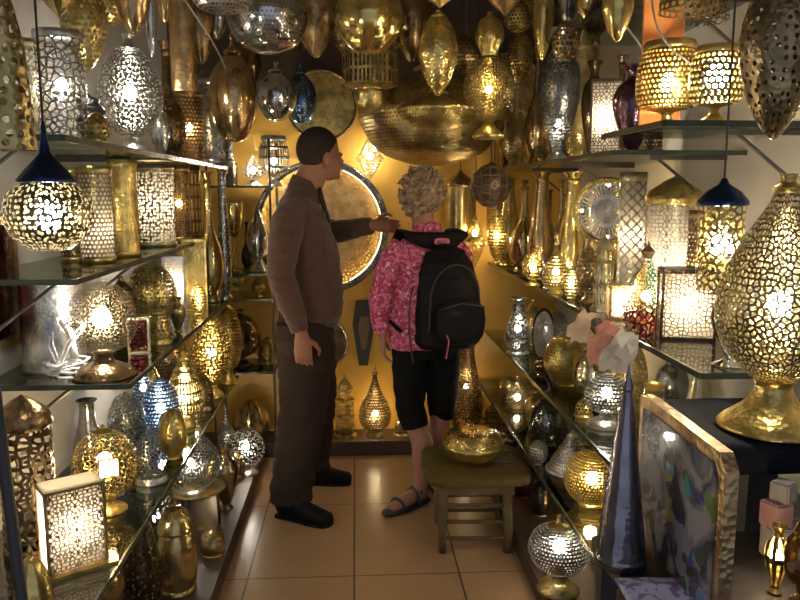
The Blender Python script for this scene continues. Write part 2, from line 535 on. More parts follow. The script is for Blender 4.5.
LW, RW = -.98, 1.15
shelf('glass shelf above eye level along the left wall, white lit egg lamp on it', LW, -.62, 1.67, 3.75, 1.56, -1)
shelf('narrow glass shelf carrying the row of tall cylinder lamps', LW, -.68, 1.85, 3.62, 1.23, -1)
shelf('glass shelf with the lit crackle globe and white cables at its open end', LW, -.60, 1.96, 3.6, .94, -1)
shelf('low glass shelf carrying the square lit box lantern, bright reflections on it', LW, -.60, 1.60, 3.75, .52, -1)
shelf('highest glass shelf on the right wall, green edged, above the gold drum lamps', .76, RW, 2.06, 2.9, 2.0, 1)
shelf('short glass shelf under the two gold lit drum lamps', .70, RW, 1.70, 2.12, 1.60, 1)
shelf('long glass shelf under the ruffled silver vase and dark purple bottle', .75, RW, 2.18, YB - .02, 1.56, 1)
shelf('glass shelf carrying the square pierced lantern and green pyramid lantern', .75, RW, 1.55, YB - .02, 1.05, 1)
shelf('glass shelf carrying the round gold balls and silver ball lamp', .74, RW, 1.6, YB - .02, .66, 1)
shelf('lowest glass shelf on the right with gold lamps just above the plinth', .70, RW, 1.9, YB - .02, .37, 1)

# ------------------------------------------------------------------ lamps, left side
P, V, L_, B = 'pendant_lamp', 'vase', 'lantern', 'bottle'
T = 'table_lamp'
# above / on the top shelf
item(P, 'lamp', 'tall pierced gold bell pendant cut off by the top left corner', 'p_bell', 4, -40, 150, 46, 'brass', 'scatter', Y=1.25, cell=.016)
item(P, 'lamp', 'gold cup pendant with open rim beside the frosted cylinder lamp, shop front end', 'p_drop', 84, -25, 72, 42, 'gold', 'dots', Y=2.35)
item(T, 'lamp', 'tall frosted silver cylinder lamp with glowing pierced lower half', 'cyl', 62, 32, 155, 44, 'silver', 'cells', 1, 'L156', X=-.80, cell=.017, bz=.55, liner=0)
item(T, 'lamp', 'pierced pale cylinder lamp wedged behind the frosted silver cylinder', 'cyl', 30, 40, 160, 26, 'pale', 'cells', 0, 'L156', X=-.90, cell=.017)
item(T, 'lamp', 'silver egg lamp glowing white through its fretwork, on the top left shelf', 'egg', 130, 34, 150, 60, 'silver', 'cells', 1, 'L156', X=-.74, cell=.014, size=.13, bz=.52, br=.022, trim='silver')
item(P, 'lamp', 'slim copper pendant right above the white lit egg lamp', 'p_drop', 132, -50, 36, 34, 'copper', None, 0, Y=2.35, rough=.2)
item(P, 'lamp', 'thin silver rod pendant with mirrored tip beside the white lit egg lamp', 'p_drop', 150, -40, 58, 13, 'silver', None, Y=2.4, rough=.15)
item(B, 'bottle', 'dark bronze long necked bottle behind the white lit egg lamp', 'bottle', 167, 42, 160, 34, 'bronze', 'scatter', 0, 'L156', X=-.72)
item(P, 'lamp', 'tall copper cylinder pendant over the small amber pierced cup', 'p_cyl', 182, -30, 92, 26, 'copper', None, Y=2.75, rough=.3)
item(P, 'lamp', 'brown glossy drop pendant right of the tall copper cylinder', 'p_drop', 200, -30, 66, 28, 'bronze', None, Y=2.8, rough=.2)
item(T, 'lamp', 'small amber pierced cup lamp glowing on the top left shelf', 'cyl', 189, 92, 158, 28, 'copper', 'dots', 2, 'L156', X=-.70, cell=.012)
item(T, 'lamp', 'pale silver cylinder lamp wrapped in film, on the far top left shelf', 'capcyl', 213, 66, 160, 36, 'steel', 'scatter', 0, 'L156', Y=3.55, cell=.02, size=.2)
item(P, 'lamp', 'large brown onion shaped pendant with gleaming right edge', 'p_stem', 233, 32, 142, 46, 'copper', None, Y=3.15, rough=.18)
item(P, 'lamp', 'wide silver globe pendant with bright reflections, top of the left side', 'p_disc', 267, -30, 54, 78, 'silver', 'dots', 0, Y=2.9, cell=.012, size=.2, rough=.15)
item(P, 'lamp', 'pierced silver saucer pendant at the upper edge, left of the silver globe', 'p_disc', 222, -28, 14, 60, 'silver', 'dots', Y=2.6)
item(P, 'lamp', 'small clear silvery globe pendant with ringed lines and a pointed cap', 'p_stem', 276, 60, 121, 40, 'silver', None, 0, Y=3.5, rough=.12)
item(P, 'lamp', 'small blue tinted globe pendant beside the silvery globe pendant', 'p_stem', 301, 62, 125, 30, 'blue', 'scatter', 0, Y=3.82, size=.2, rough=.2)
item(P, 'lamp', 'amber copper pendant between the silver globe and the gold globe', 'p_drop', 315, -40, 58, 44, 'copper', None, Y=3.2, rough=.3)
item(P, 'lamp', 'big smooth gold globe pendant hanging over the man', 'p_globe', 369, -20, 54, 68, 'gold', None, Y=2.75, rough=.16)
item(P, 'lamp', 'fluted brass barrel pendant right below the big smooth gold globe', 'p_barrel', 370, 38, 112, 56, 'brass', 'slots', Y=3.0, rib=.07, ribs=8, n=64)
item(P, 'lamp', 'dark bronze drop pendant between the gold globe and the gold teardrop', 'p_drop', 412, -30, 64, 38, 'bronze', None, Y=3.22, rough=.2)
item(P, 'lamp', 'smooth gold teardrop pendant hanging above the wide gold disc pendant', 'p_drop', 438, 10, 96, 38, 'gold', None, Y=2.6, rough=.22)
item(P, 'lamp', 'wide shallow gold disc pendant with pierced rim, over the woman', 'p_disc', 438, 86, 130, 80, 'gold', 'dots', 0, Y=3.0, cell=.012, size=.22)
item(P, 'lamp', 'very wide dark brass dish pendant behind the smaller gold disc', 'p_disc', 432, 50, 166, 144, 'brass', 'dots', 0, Y=3.62, cell=.014, size=.2)
item(P, 'lamp', 'gold pointed star pendant with folded petals at the upper edge', 'p_star', 440, -60, 8, 70, 'gold', None, Y=2.45, n=12)
item(P, 'lamp', 'faceted bronze pendant right of the folded star pendant', 'p_star', 505, -45, 16, 50, 'copper', None, Y=2.45, n=10)
item(P, 'lamp', 'pierced gold ball pendant with round gold neck, right of the wide dish', 'p_hour', 489, 12, 140, 50, 'gold', 'cells', 2, Y=2.75, cell=.009, bz=.4, br=.012)
item(P, 'lamp', 'small lit star lantern on the ochre wall between man and woman', 'p_star', 370, 132, 180, 28, 'silver', 'cells', 1, Y=4.10, n=8, cell=.014, br=.016)
item(P, 'lamp', 'dark leather ball pendant with hexagon patches', 'p_globe', 491, 162, 208, 42, 'dark', None, Y=3.36, n=14, per=1)
item(P, 'lamp', 'small lit gold star pendant near the shoulder of the backpack', 'p_star', 475, 212, 268, 24, 'gold', 'cells', 2, Y=3.93, n=8, cell=.014, bz=.62, br=.014)
# shelf at 1.23
item(P, 'lamp', 'drum shaped pierced lamp glowing white under a blue pointed cap', 'p_cone', 47, 118, 251, 84, 'pale', 'scatter', 1, Y=1.55, cell=.0085, size=.37, trim='navy', bz=.26, br=.026, n=48)
item(V, 'vase', 'silver hurricane cylinder standing below the blue capped lamp', 'cyl', 52, 277, 345, 58, 'silver', None, 0, 'L094', X=-.86, rough=.3)
item(T, 'lamp', 'pierced gold cylinder lamp glowing low, nearest of the cylinder row', 'cyl', 96, 166, 262, 32, 'brass', 'dots', 1, 'L123', X=-.78, cell=.010, bz=.35, liner=1)
item(T, 'lamp', 'plain gold cylinder lamp between two pierced cylinders', 'cyl', 124, 160, 262, 27, 'gold', None, 0, 'L123', X=-.76, rough=.35)
item(T, 'lamp', 'wide white lit cylinder lamp with fine lattice in the cylinder row', 'cyl', 154, 166, 262, 40, 'pale', 'scatter', 1, 'L123', X=-.79, cell=.010, size=.36, bz=.5, liner=1)
item(T, 'lamp', 'amber pierced cylinder lamp beside the wide white lit one', 'cyl', 179, 166, 254, 22, 'copper', 'arabesque', 2, 'L123', X=-.76, cell=.008)
item(T, 'lamp', 'narrow brown cylinder lamp at the far end of the cylinder row', 'cyl', 193, 168, 250, 16, 'bronze', 'slots', 0, 'L123', X=-.76)
item(T, 'lamp', 'pierced amber cylinder lamp hidden behind the blue capped lamp', 'cyl', 72, 170, 262, 24, 'brass', 'dots', 1, 'L123', X=-.86, cell=.011)
# shelf at .94
item(T, 'lamp', 'round crackle pierced globe lamp glowing on a dark brass foot', 'wideglobe', 102, 281, 379, 66, 'antique', 'cells', 1, 'L094', X=-.69, cell=.009, size=.09, bz=.62, br=.025, n=48, trim='bronze')
item(T, 'lamp', 'big gold pierced ball lamp behind the little red window lantern', 'ball', 151, 262, 335, 50, 'gold', 'scatter', 0, 'L094', X=-.78, cell=.012)
item(B, 'bottle', 'tall smooth gold bottle rising beside the man on the left shelf', 'bottle', 209, 172, 303, 28, 'brass', None, 0, 'L094', Y=3.45, rough=.2)
item(B, 'bottle', 'thin pierced silver bottle right of the tall gold bottle', 'slim', 224, 172, 300, 14, 'silver', 'dots', 0, .94, Y=3.52, rough=.2)
# corner rack and its goods are added below
# low shelf .52
item(T, 'lamp', 'brown giraffe patterned cylinder lamp by the lower left wall', 'capcyl', 26, 394, 525, 52, 'bronze', 'cells', 0, 'L052', X=-.84, cell=.022, size=.16)
item(T, 'lamp', 'gold polygon lamp glowing round a square white window, low left shelf', 'globe', 105, 424, 520, 64, 'gold', 'cells', 2, 'L052', X=-.73, cell=.012, size=.09, bz=.58, br=.022, n=12, per=2)
item(T, 'lamp', 'grey silver round lamp behind the gold polygon lamp', 'ball', 127, 392, 470, 38, 'steel', 'cells', 0, 'L052', X=-.82, cell=.012)
item(T, 'lamp', 'blue lit pierced globe lamp on the low left shelf', 'ball', 161, 378, 450, 38, 'blue', 'dots', 1, 'L052', X=-.74, cell=.011)
item(T, 'lamp', 'gold pierced teardrop lamp with swirled ribs, glowing', 'tear', 184, 330, 428, 36, 'gold', 'slots', 1, 'L052', X=-.68, cell=.010, bz=.3)
item(T, 'lamp', 'silver blue small dome lamp in front of the blue lit globe', 'dome', 150, 425, 470, 30, 'steel', 'cells', 0, 'L052', X=-.66, cell=.01)
item(T, 'lamp', 'gold lacework globe lamp glowing dimly beside the dark bronze egg', 'egg', 211, 308, 400, 42, 'gold', 'scatter', 2, 'L052', Y=3.35, cell=.011)
item(T, 'lamp', 'small brass globe lamp between the blue globe and swirled teardrop', 'ball', 172, 408, 440, 28, 'gold', None, 0, 'L052', X=-.64)
item(T, 'lamp', 'dark pierced bulb lamp behind the swirled teardrop lamp', 'globe', 168, 322, 420, 36, 'bronze', 'dots', 0, 'L052', X=-.88)
item(T, 'lamp', 'gold dotted dome lamp at the far end of the low left shelf', 'globe', 228, 300, 390, 28, 'gold', 'dots', 0, 'L052', Y=3.6)
poly = [o for o in bpy.data.objects if o.get('label', '').startswith('gold polygon lamp')][0]
_, _, _x, _y, _z, _H, _R = [q for q in PLACED if q[1].startswith('gold polygon')][0]
_a = math.atan2(-_y, -_x) + .12
_M = Matrix.Translation((0, 0, _H * .60)) @ Matrix.Rotation(_a + PI / 2, 4, 'Z')
_s = _R * .30
bm = bmesh.new()
for q0, q1 in (((-1, -1), (1, -1)), ((1, -1), (1, 1)), ((1, 1), (-1, 1)), ((-1, 1), (-1, -1))):
    bar(bm, _M @ Vector((q0[0] * _s, -_R * .97, q0[1] * _s)), _M @ Vector((q1[0] * _s, -_R * .97, q1[1] * _s)), .003, 6)
    bar(bm, _M @ Vector((q0[0] * _s, -_R * .97, q0[1] * _s)), _M @ Vector((q0[0] * _R * .62, -_R * .72, q0[1] * _R * .66)), .003, 6)
from_bm('window_frame', bm, metal('gold'), poly, True)
g = G('frosted_window')
_wm = g.out(g.n('ShaderNodeBsdfTranslucent', i_Color=(.95, .92, .88, 1)).outputs[0])
panel('window_pane', 2 * _s, 2 * _s, _wm, poly, _M @ Matrix.Translation((0, -_R * .965, -_s)))
# under the low shelf, plinth
item(V, 'vase', 'tall dark brown pierced vase standing under the low glass shelf edge', 'slim', 140, 492, 605, 44, 'bronze', 'scatter', 1, 'L008', X=-.70, cell=.015, bz=.72, br=.014)
item('jar', 'jar', 'brass lidded jar with a rope twist band, under the low shelf', 'jar', 176, 500, 590, 42, 'brass', None, 0, 'L008', X=-.62, rough=.2)
item(T, 'lamp', 'dotted dark silver globe lamp behind the brass lidded jar', 'ball', 156, 462, 560, 40, 'steel', 'scatter', 1, 'L008', X=-.72, cell=.012, br=.014)
item(V, 'vase', 'tall brass vase at the plinth edge by the floor', 'vase', 226, 447, 545, 27, 'antique', None, 0, 'L008', X=-.57, rough=.2)
item('pot', 'pot', 'brown copper pot on the plinth beside the black legged tray stand', 'jar', 213, 530, 575, 26, 'copper', None, 0, 'L008', X=-.55, rough=.25)
item(T, 'lamp', 'silver pierced egg lamp glowing by the floor near the man', 'globe', 246, 426, 480, 38, 'silver', 'scatter', 1, 'L008', Y=3.55, cell=.012, bz=.6)
item(T, 'lamp', 'slender silver pierced lamp low beside the man, below the bronze egg', 'tear', 226, 404, 478, 20, 'silver', 'dots', 0, 'L008', Y=3.85)
item(V, 'vase', 'gold ribbed round vase low in the far left corner', 'ball', 251, 398, 458, 36, 'brass', None, 0, 'L008', Y=4.02, rib=.05, ribs=8, n=64, rough=.2)
# ------------------------------------------------------------------ back wall
item(L_, 'lantern', 'tiered brass minaret lantern standing below the ochre wall', 'tower', 345, 372, 448, 24, 'brass', 'slots', 0, 'back', Y=4.08, n=8, cell=.01)
item(T, 'lamp', 'pierced teardrop lamp glowing on the back plinth between the two people', 'tear', 375, 366, 448, 34, 'antique', 'dots', 2, 'back', Y=4.08, cell=.012, bz=.32, br=.016)
item(T, 'lamp', 'small brass dome lamp on the back plinth left of the woman', 'dome', 403, 415, 448, 18, 'brass', 'dots', 0, 'back', Y=4.1)
# ------------------------------------------------------------------ right side, top
item(B, 'bottle', 'slender pierced silver gold bottle at the far end of the top right shelf', 'bottle', 517, 78, 170, 26, 'pale', 'dots', 0, 'R156', Y=3.9, cell=.011)
item(B, 'bottle', 'tall amber bottle vase beside the slender pierced bottle', 'bottle', 537, 48, 165, 24, 'copper', None, 0, 'R156', Y=3.45, rough=.2)
item(V, 'vase', 'silver pierced vase with a ruffled wide mouth, faintly lit', 'vase', 559, 30, 160, 42, 'silver', 'scatter', 1, 'R156', Y=3.05, cell=.010, bz=.3, br=.014, size=.25)
item(T, 'lamp', 'plain tall brass cylinder behind the ruffled silver vase', 'cyl', 583, 42, 155, 26, 'brass', None, 0, 'R156', Y=3.3, rough=.4)
item(B, 'bottle', 'dark purple brown bottle with flared shoulders on the top right shelf', 'vase', 634, 66, 152, 42, 'purple', None, 0, 'R156', Y=2.4, rough=.2)
item(T, 'lamp', 'wide gold pierced drum lamp, lit, on the short upper shelf', 'drum', 668, 42, 132, 62, 'gold', 'dots', 2, 'R164', Y=1.98, cell=.010, bz=.55, br=.022, size=.32)
item(T, 'lamp', 'gold pierced bucket lamp shining bright beside the wide drum lamp', 'drum', 716, 46, 125, 52, 'gold', 'dots', 1, 'R164', Y=1.76, cell=.011, bz=.6, br=.026, size=.34)
item(P, 'lamp', 'large dim pierced bell pendant cut by the upper right edge', 'p_drop', 779, -40, 140, 74, 'antique', 'scatter', 0, Y=1.35, cell=.014, size=.24)
item(P, 'lamp', 'bronze cylinder pendant above the bright gold bucket lamp', 'p_cyl', 708, -40, 22, 46, 'bronze', 'cells', 0, Y=2.0)
item(P, 'lamp', 'amber drop pendant above the plain tall brass cylinder', 'p_drop', 592, -40, 28, 36, 'copper', None, 0, Y=2.6, rough=.2)
item(P, 'lamp', 'slim gold pendant over the tall amber bottle vase', 'p_drop', 543, -40, 62, 22, 'gold', None, 0, Y=2.9, rough=.2)
item(P, 'lamp', 'brass ball pendant over the slender pierced bottle', 'p_globe', 518, -10, 34, 32, 'brass', 'dots', 0, Y=3.6)
item(P, 'lamp', 'dark silver drop pendant left of the green edged high shelf', 'p_drop', 568, -30, 28, 26, 'steel', None, 0, Y=2.9)
item(V, 'vase', 'squat copper bowl vase on the highest right shelf', 'vase', 640, -20, 40, 44, 'copper', None, 0, 'R200', Y=2.4)
# shelf 1.05
for a in [
    (B, 'bottle', 'tallest smooth gold bottle at the far end of the eye level right shelf', 'slim', 508, 178, 290, 26, 'gold', None, 0, 3.95),
    (B, 'bottle', 'brass long neck bottle second from the back wall, right eye level shelf', 'bottle', 524, 180, 290, 30, 'brass', None, 0, 3.62),
    (B, 'bottle', 'slim amber bottle with bright edge, in front of the brass long neck bottle', 'slim', 541, 172, 296, 27, 'copper', None, 0, 3.3),
    (B, 'bottle', 'wide shouldered gold bottle beside the small lit pierced flask', 'slim', 572, 172, 300, 30, 'gold', None, 0, 2.98),
    (B, 'bottle', 'narrow pale bottle in front of the round ring mirror', 'slim', 590, 182, 300, 16, 'pale', None, 0, 2.85),
]:
    nm, ct, lb, kd, px, tp, bt, w, cl, pt, li, yy = a
    item(nm, ct, lb, kd, px, tp, bt, w, cl, pt, li, 'R105', Y=yy, rough=.2)
item(T, 'lamp', 'small pierced gold flask lamp glowing at the bottles\' feet', 'tear', 556, 238, 300, 28, 'gold', 'dots', 1, 'R105', Y=2.85, cell=.011, bz=.4)
item(T, 'lamp', 'pierced gold pot lamp glowing at the far shelf end behind the backpack', 'globe', 533, 248, 300, 22, 'gold', 'cells', 2, 'R105', Y=3.1, cell=.012)
item(T, 'lamp', 'diamond lattice cylinder lamp, cream lit, beside the ring mirror', 'cyl', 631, 172, 312, 27, 'pale', 'lattice', 1, 'R105', X=.98, cell=.014, size=.38, liner=1)
item(T, 'lamp', 'large ornate cylinder lamp with plain gold top band, cream lit', 'capcyl', 672, 176, 320, 54, 'pale', 'arabesque', 1, 'R105', X=.99, cell=.010, size=.13, trim='gold', bz=.40, br=.02, liner=1)
item(P, 'lamp', 'leaf pierced gold cylinder pendant with a dark blue lid', 'p_cyl', 721, 178, 292, 50, 'gold', 'cells', 1, Y=1.66, cell=.015, size=.15, trim='navy', bz=.42, br=.026)
item(T, 'lamp', 'giant pierced bulb lamp on a broad brass foot, right edge', 'bulbneck', 780, 174, 432, 126, 'brass', 'cells', 1, 1.0, Y=1.32, cell=.0095, size=.17, bz=.50, br=.022, n=64, trim='gold')
item(T, 'lamp', 'small amber vase lamp behind the domed white lantern', 'egg', 588, 240, 308, 24, 'copper', 'dots', 0, 'R105', Y=2.6)
item(T, 'lamp', 'open gold funnel lamp tucked behind the giant pierced bulb lamp', 'vase', 766, 152, 215, 52, 'gold', None, 0, 1.42, Y=1.7) if 0 else None
# shelf .66
item(T, 'lamp', 'pierced gold ball lamp with one bright spot on the middle right shelf', 'ball', 567, 332, 392, 48, 'gold', 'dots', 0, 'R066', Y=2.95, cell=.010, size=.26)
item(T, 'lamp', 'smooth gold globe lamp right of the pierced gold ball', 'ball', 592, 348, 412, 40, 'pale', None, 0, 'R066', Y=2.72, rough=.14)
item(T, 'lamp', 'silver pierced ball lamp glowing white on a ringed foot', 'wideglobe', 606, 374, 440, 44, 'silver', 'dots', 1, 'R066', Y=2.40, cell=.010, bz=.64)
item(T, 'lamp', 'tall pierced silver lamp at the far end of the middle right shelf', 'slim', 518, 298, 362, 26, 'silver', 'scatter', 1, 'R066', Y=3.55, cell=.010, bz=.45)
item(T, 'lamp', 'gold dotted egg lamp between the oval tray and the tall silver lamp', 'egg', 532, 300, 370, 20, 'gold', 'dots', 0, 'R066', Y=3.75)
item(T, 'lamp', 'tall lit pierced tube lamp behind the violet glass cone', 'cyl', 652, 384, 470, 20, 'gold', 'dots', 2, 'R066', Y=2.1, cell=.009)
item(V, 'vase', 'brown brass urn beside the silver ball lamp, under the shelf edge', 'urn', 628, 395, 450, 26, 'antique', None, 0, 'R066', Y=2.28)
item(T, 'lamp', 'gold dotted dome lamp under the small domed lantern', 'dome', 632, 335, 420, 34, 'gold', 'dots', 0, 'R066', Y=2.55)
# shelf .37
item(T, 'lamp', 'small lit teardrop lamp behind the lower right shelf edge', 'tear', 517, 372, 430, 22, 'antique', 'cells', 1, 'R037', Y=3.6, cell=.010, bz=.3)
item(T, 'lamp', 'dark blue grey globe lamp below the pierced gold ball', 'ball', 547, 398, 452, 38, 'steel', 'scatter', 0, 'R037', Y=3.05, rough=.15, size=.2)
item(T, 'lamp', 'white silver pierced cone lamp on the lowest right shelf', 'cone', 572, 430, 478, 54, 'silver', 'dots', 0, 'R037', Y=2.75, cell=.010, size=.25)
item(T, 'lamp', 'pierced gold globe lamp with a crossed band, glowing low right', 'ball', 592, 450, 512, 58, 'gold', 'dots', 2, 'R037', Y=2.42, cell=.009)
item(V, 'vase', 'narrow brass vase between two low lamps behind the wooden stool', 'vase', 532, 392, 440, 16, 'gold', None, 0, 'R037', Y=3.3)
# plinth right
item(T, 'lamp', 'squat silver pierced lamp with gold stem, on the plinth by the stool', 'squat', 559, 514, 597, 66, 'silver', 'dots', 1, 'R005', Y=2.38, cell=.0095, size=.3, bz=.58, trim='brass', n=48)
item('jar', 'jar', 'dark red tin jar under the right shelves behind the stool', 'jar', 522, 462, 510, 22, 'red', None, 0, 'R005', Y=3.2)
item('pot', 'pot', 'black pot with silver rim beside the dark red tin jar', 'jar', 540, 478, 520, 22, 'dark', None, 0, 'R005', Y=3.0)
item(V, 'vase', 'tall rusty gold pierced vase standing behind the backpack by the back wall', 'slim', 466, 338, 455, 36, 'copper', 'scatter', 2, 'back', Y=4.08, cell=.013, br=.012)
item(T, 'lamp', 'golden fluted vase lamp at the far right corner of the floor', 'egg', 492, 402, 455, 22, 'bronze', 'slots', 0, 'R005', Y=3.9)
# ------------------------------------------------------------------ second rows: smaller goods between and behind the larger ones
def rows(sup, lst):
    for nm, ct, lb, kd, px, tp, w, cl, pt, li, yy in lst:
        item(nm, ct, lb, kd, px, tp, tp + 60, w, cl, pt, li, sup, Y=yy, cell=.010 if w < 30 else .012, rough=.2 if pt is None else .28)


rows('L156', [
    (V, 'vase', 'small silver vase right of the white lit egg lamp on the top left shelf', 'vase', 161, 106, 18, 'silver', None, 0, 2.85),
    (T, 'lamp', 'small gold dotted ball lamp in front of the frosted cylinder, top left shelf', 'ball', 98, 112, 24, 'gold', 'dots', 0, 2.0),
    (B, 'bottle', 'slim amber bottle standing behind the small amber pierced cup', 'bottle', 196, 72, 18, 'copper', None, 0, 3.65),
])
rows('L094', [
    (T, 'lamp', 'small gold dome lamp in front of the large gold pierced ball', 'dome', 160, 304, 20, 'gold', 'dots', 0, 2.5),
    (V, 'vase', 'small brass vase at the shelf edge under the teal fretwork lantern', 'vase', 178, 298, 16, 'brass', None, 0, 2.72),
    (T, 'lamp', 'tiny lit gold ball lamp at the shelf edge near the tall gold bottle', 'ball', 199, 284, 16, 'gold', 'dots', 2, 3.1),
    (T, 'lamp', 'brown pierced egg lamp behind the crackle globe lamp', 'egg', 122, 276, 32, 'bronze', 'dots', 0, 2.65),
])
rows('L052', [
    (V, 'vase', 'squat brass vase at the low shelf edge beside the gold polygon lamp', 'vase', 137, 456, 22, 'brass', None, 0, 2.42),
    (T, 'lamp', 'small gold lacework ball lamp at the shelf edge below the swirled teardrop', 'ball', 196, 380, 18, 'gold', 'dots', 1, 3.05),
    (T, 'lamp', 'small dark dotted dome lamp at the edge before the lacework globe', 'dome', 205, 372, 18, 'bronze', 'dots', 0, 3.15),
    (B, 'bottle', 'slim brass bottle standing behind the blue lit globe lamp', 'bottle', 150, 330, 22, 'brass', None, 0, 3.1),
    (B, 'bottle', 'amber bottle behind the swirled gold teardrop on the low left shelf', 'bottle', 196, 318, 18, 'copper', None, 0, 3.65),
    (V, 'vase', 'tall dull silver vase behind the gold polygon lamp', 'slim', 88, 400, 30, 'steel', None, 0, 2.45),
    (T, 'lamp', 'blue dotted teardrop lamp between grey silver lamp and blue globe', 'tear', 143, 350, 26, 'blue', 'dots', 1, 2.95),
])
rows('L008', [
    (V, 'vase', 'broad brown copper vase low in the shadow left of the dark pierced vase', 'vase', 100, 545, 48, 'copper', None, 0, 2.15),
    (V, 'vase', 'tall bronze vase behind the tray stand under the low left shelf', 'slim', 196, 452, 20, 'bronze', None, 0, 3.6),
    (T, 'lamp', 'gold dotted globe lamp on the plinth between tray stand and brass vase', 'globe', 214, 455, 22, 'gold', 'dots', 2, 3.4),
    (T, 'lamp', 'dark silver lacework lamp under the shelf behind the tray stand', 'egg', 182, 450, 26, 'steel', 'dots', 0, 3.5),
    (V, 'vase', 'small gold vase at the plinth edge before the black tray legs', 'vase', 203, 528, 18, 'gold', None, 0, 2.95),
    (B, 'bottle', 'brass bottle at the plinth edge near the silver pierced egg lamp', 'bottle', 238, 442, 16, 'brass', None, 0, 3.5),
    (V, 'vase', 'dark vase on the plinth between the brass jar and the wall', 'vase', 120, 505, 30, 'dark', None, 0, 2.6),
])
rows('R156', [
    (B, 'bottle', 'gold bottle in the back row behind the tall amber bottle vase', 'bottle', 549, 60, 18, 'gold', None, 0, 3.72),
    (T, 'lamp', 'amber dotted lamp in the back row between silver vase and brass cylinder', 'egg', 572, 80, 22, 'copper', 'dots', 2, 3.4),
    (V, 'vase', 'brown vase in the back row left of the upright fretwork lantern', 'vase', 594, 62, 24, 'bronze', None, 0, 3.15),
    (B, 'bottle', 'bronze bottle in the back row between fretwork lantern and purple bottle', 'bottle', 622, 56, 26, 'bronze', None, 0, 2.85),
    (T, 'lamp', 'small gold dome lamp near the edge in front of the slender pierced bottle', 'dome', 527, 138, 16, 'gold', 'dots', 0, 3.55),
    (T, 'lamp', 'small gold ball lamp near the edge before the ruffled silver vase', 'ball', 574, 128, 18, 'gold', 'dots', 0, 2.78),
    (V, 'vase', 'gold vase in the far corner of the top right shelf', 'vase', 505, 100, 22, 'gold', None, 0, 4.08),
    (T, 'lamp', 'dark pierced cylinder lamp between purple bottle and shelf end', 'cyl', 652, 92, 22, 'bronze', 'dots', 0, 2.62),
])
rows('R105', [
    (T, 'lamp', 'small lit gold ball lamp in front of the wide shouldered gold bottle', 'ball', 571, 268, 18, 'gold', 'dots', 1, 2.70),
    (V, 'vase', 'small silver vase at the shelf edge below the small lit flask', 'vase', 546, 262, 14, 'silver', None, 0, 3.0),
    (T, 'lamp', 'gold dotted lamp at the very far end behind the tallest gold bottle', 'egg', 497, 232, 16, 'gold', 'dots', 2, 4.08),
    (T, 'lamp', 'copper dotted egg lamp in the back row behind the pale narrow bottle', 'egg', 600, 190, 24, 'copper', 'dots', 0, 3.25),
    (V, 'vase', 'slim gold vase in the back row left of the diamond lattice cylinder', 'slim', 617, 182, 20, 'gold', None, 0, 3.0),
    (V, 'vase', 'small gold vase between pyramid lantern and black framed lantern', 'vase', 659, 300, 16, 'gold', None, 0, 2.05),
    (T, 'lamp', 'small amber lamp in the gap between ornate cylinder and leaf pierced pendant', 'cyl', 700, 210, 24, 'copper', 'dots', 2, 2.15),
    (B, 'bottle', 'brown bottle in the back row between lit flask and lit pot lamp', 'bottle', 549, 190, 18, 'bronze', None, 0, 3.85),
    (B, 'bottle', 'dark gold bottle in the back row behind the slim amber bottle', 'bottle', 561, 180, 18, 'brass', None, 0, 3.55),
    (B, 'bottle', 'thin silver bottle in the back row beside the ring mirror', 'bottle', 583, 190, 15, 'silver', None, 0, 3.4),
])
rows('R066', [
    (T, 'lamp', 'silver dotted globe lamp behind the pierced gold ball', 'globe', 556, 308, 26, 'silver', 'dots', 0, 3.5),
    (V, 'vase', 'gold vase in the back row above the smooth gold globe', 'vase', 584, 318, 26, 'gold', None, 0, 3.15),
    (T, 'lamp', 'gold lacework lamp between smooth gold globe and brown urn, back row', 'egg', 612, 322, 28, 'gold', 'dots', 2, 2.85),
    (V, 'vase', 'small copper vase at the edge below the oval pierced tray', 'vase', 541, 358, 16, 'copper', None, 0, 3.1),
    (T, 'lamp', 'small gold dome lamp at the edge left of the silver ball lamp', 'dome', 583, 398, 18, 'gold', 'dots', 0, 2.52),
    (V, 'vase', 'grey silver vase against the wall below the black framed lantern', 'vase', 672, 352, 34, 'steel', None, 0, 2.35),
    (V, 'vase', 'pale gold vase against the wall right of the grey silver vase', 'slim', 698, 368, 30, 'pale', None, 0, 2.12),
    (T, 'lamp', 'small gold ball lamp at the far end before the tall pierced silver lamp', 'ball', 511, 330, 16, 'gold', 'dots', 0, 3.7),
])
rows('R037', [
    (T, 'lamp', 'small gold dotted lamp at the far end of the lowest right shelf', 'ball', 508, 376, 18, 'gold', 'dots', 0, 3.85),
    (V, 'vase', 'silver vase in the back row behind the dark blue grey globe', 'vase', 560, 382, 22, 'silver', None, 0, 3.45),
    (T, 'lamp', 'gold dotted egg lamp in the back row behind the white silver cone', 'egg', 587, 398, 26, 'gold', 'dots', 0, 3.05),
    (V, 'vase', 'brown vase in the back row above the banded gold globe', 'vase', 612, 408, 26, 'copper', None, 0, 2.75),
    (T, 'lamp', 'small silver dotted ball lamp left of the white silver cone', 'ball', 538, 440, 20, 'silver', 'dots', 0, 2.82),
    (T, 'lamp', 'dark gold lacework lamp right of the banded gold globe', 'globe', 617, 445, 30, 'brass', 'dots', 0, 2.3),
])
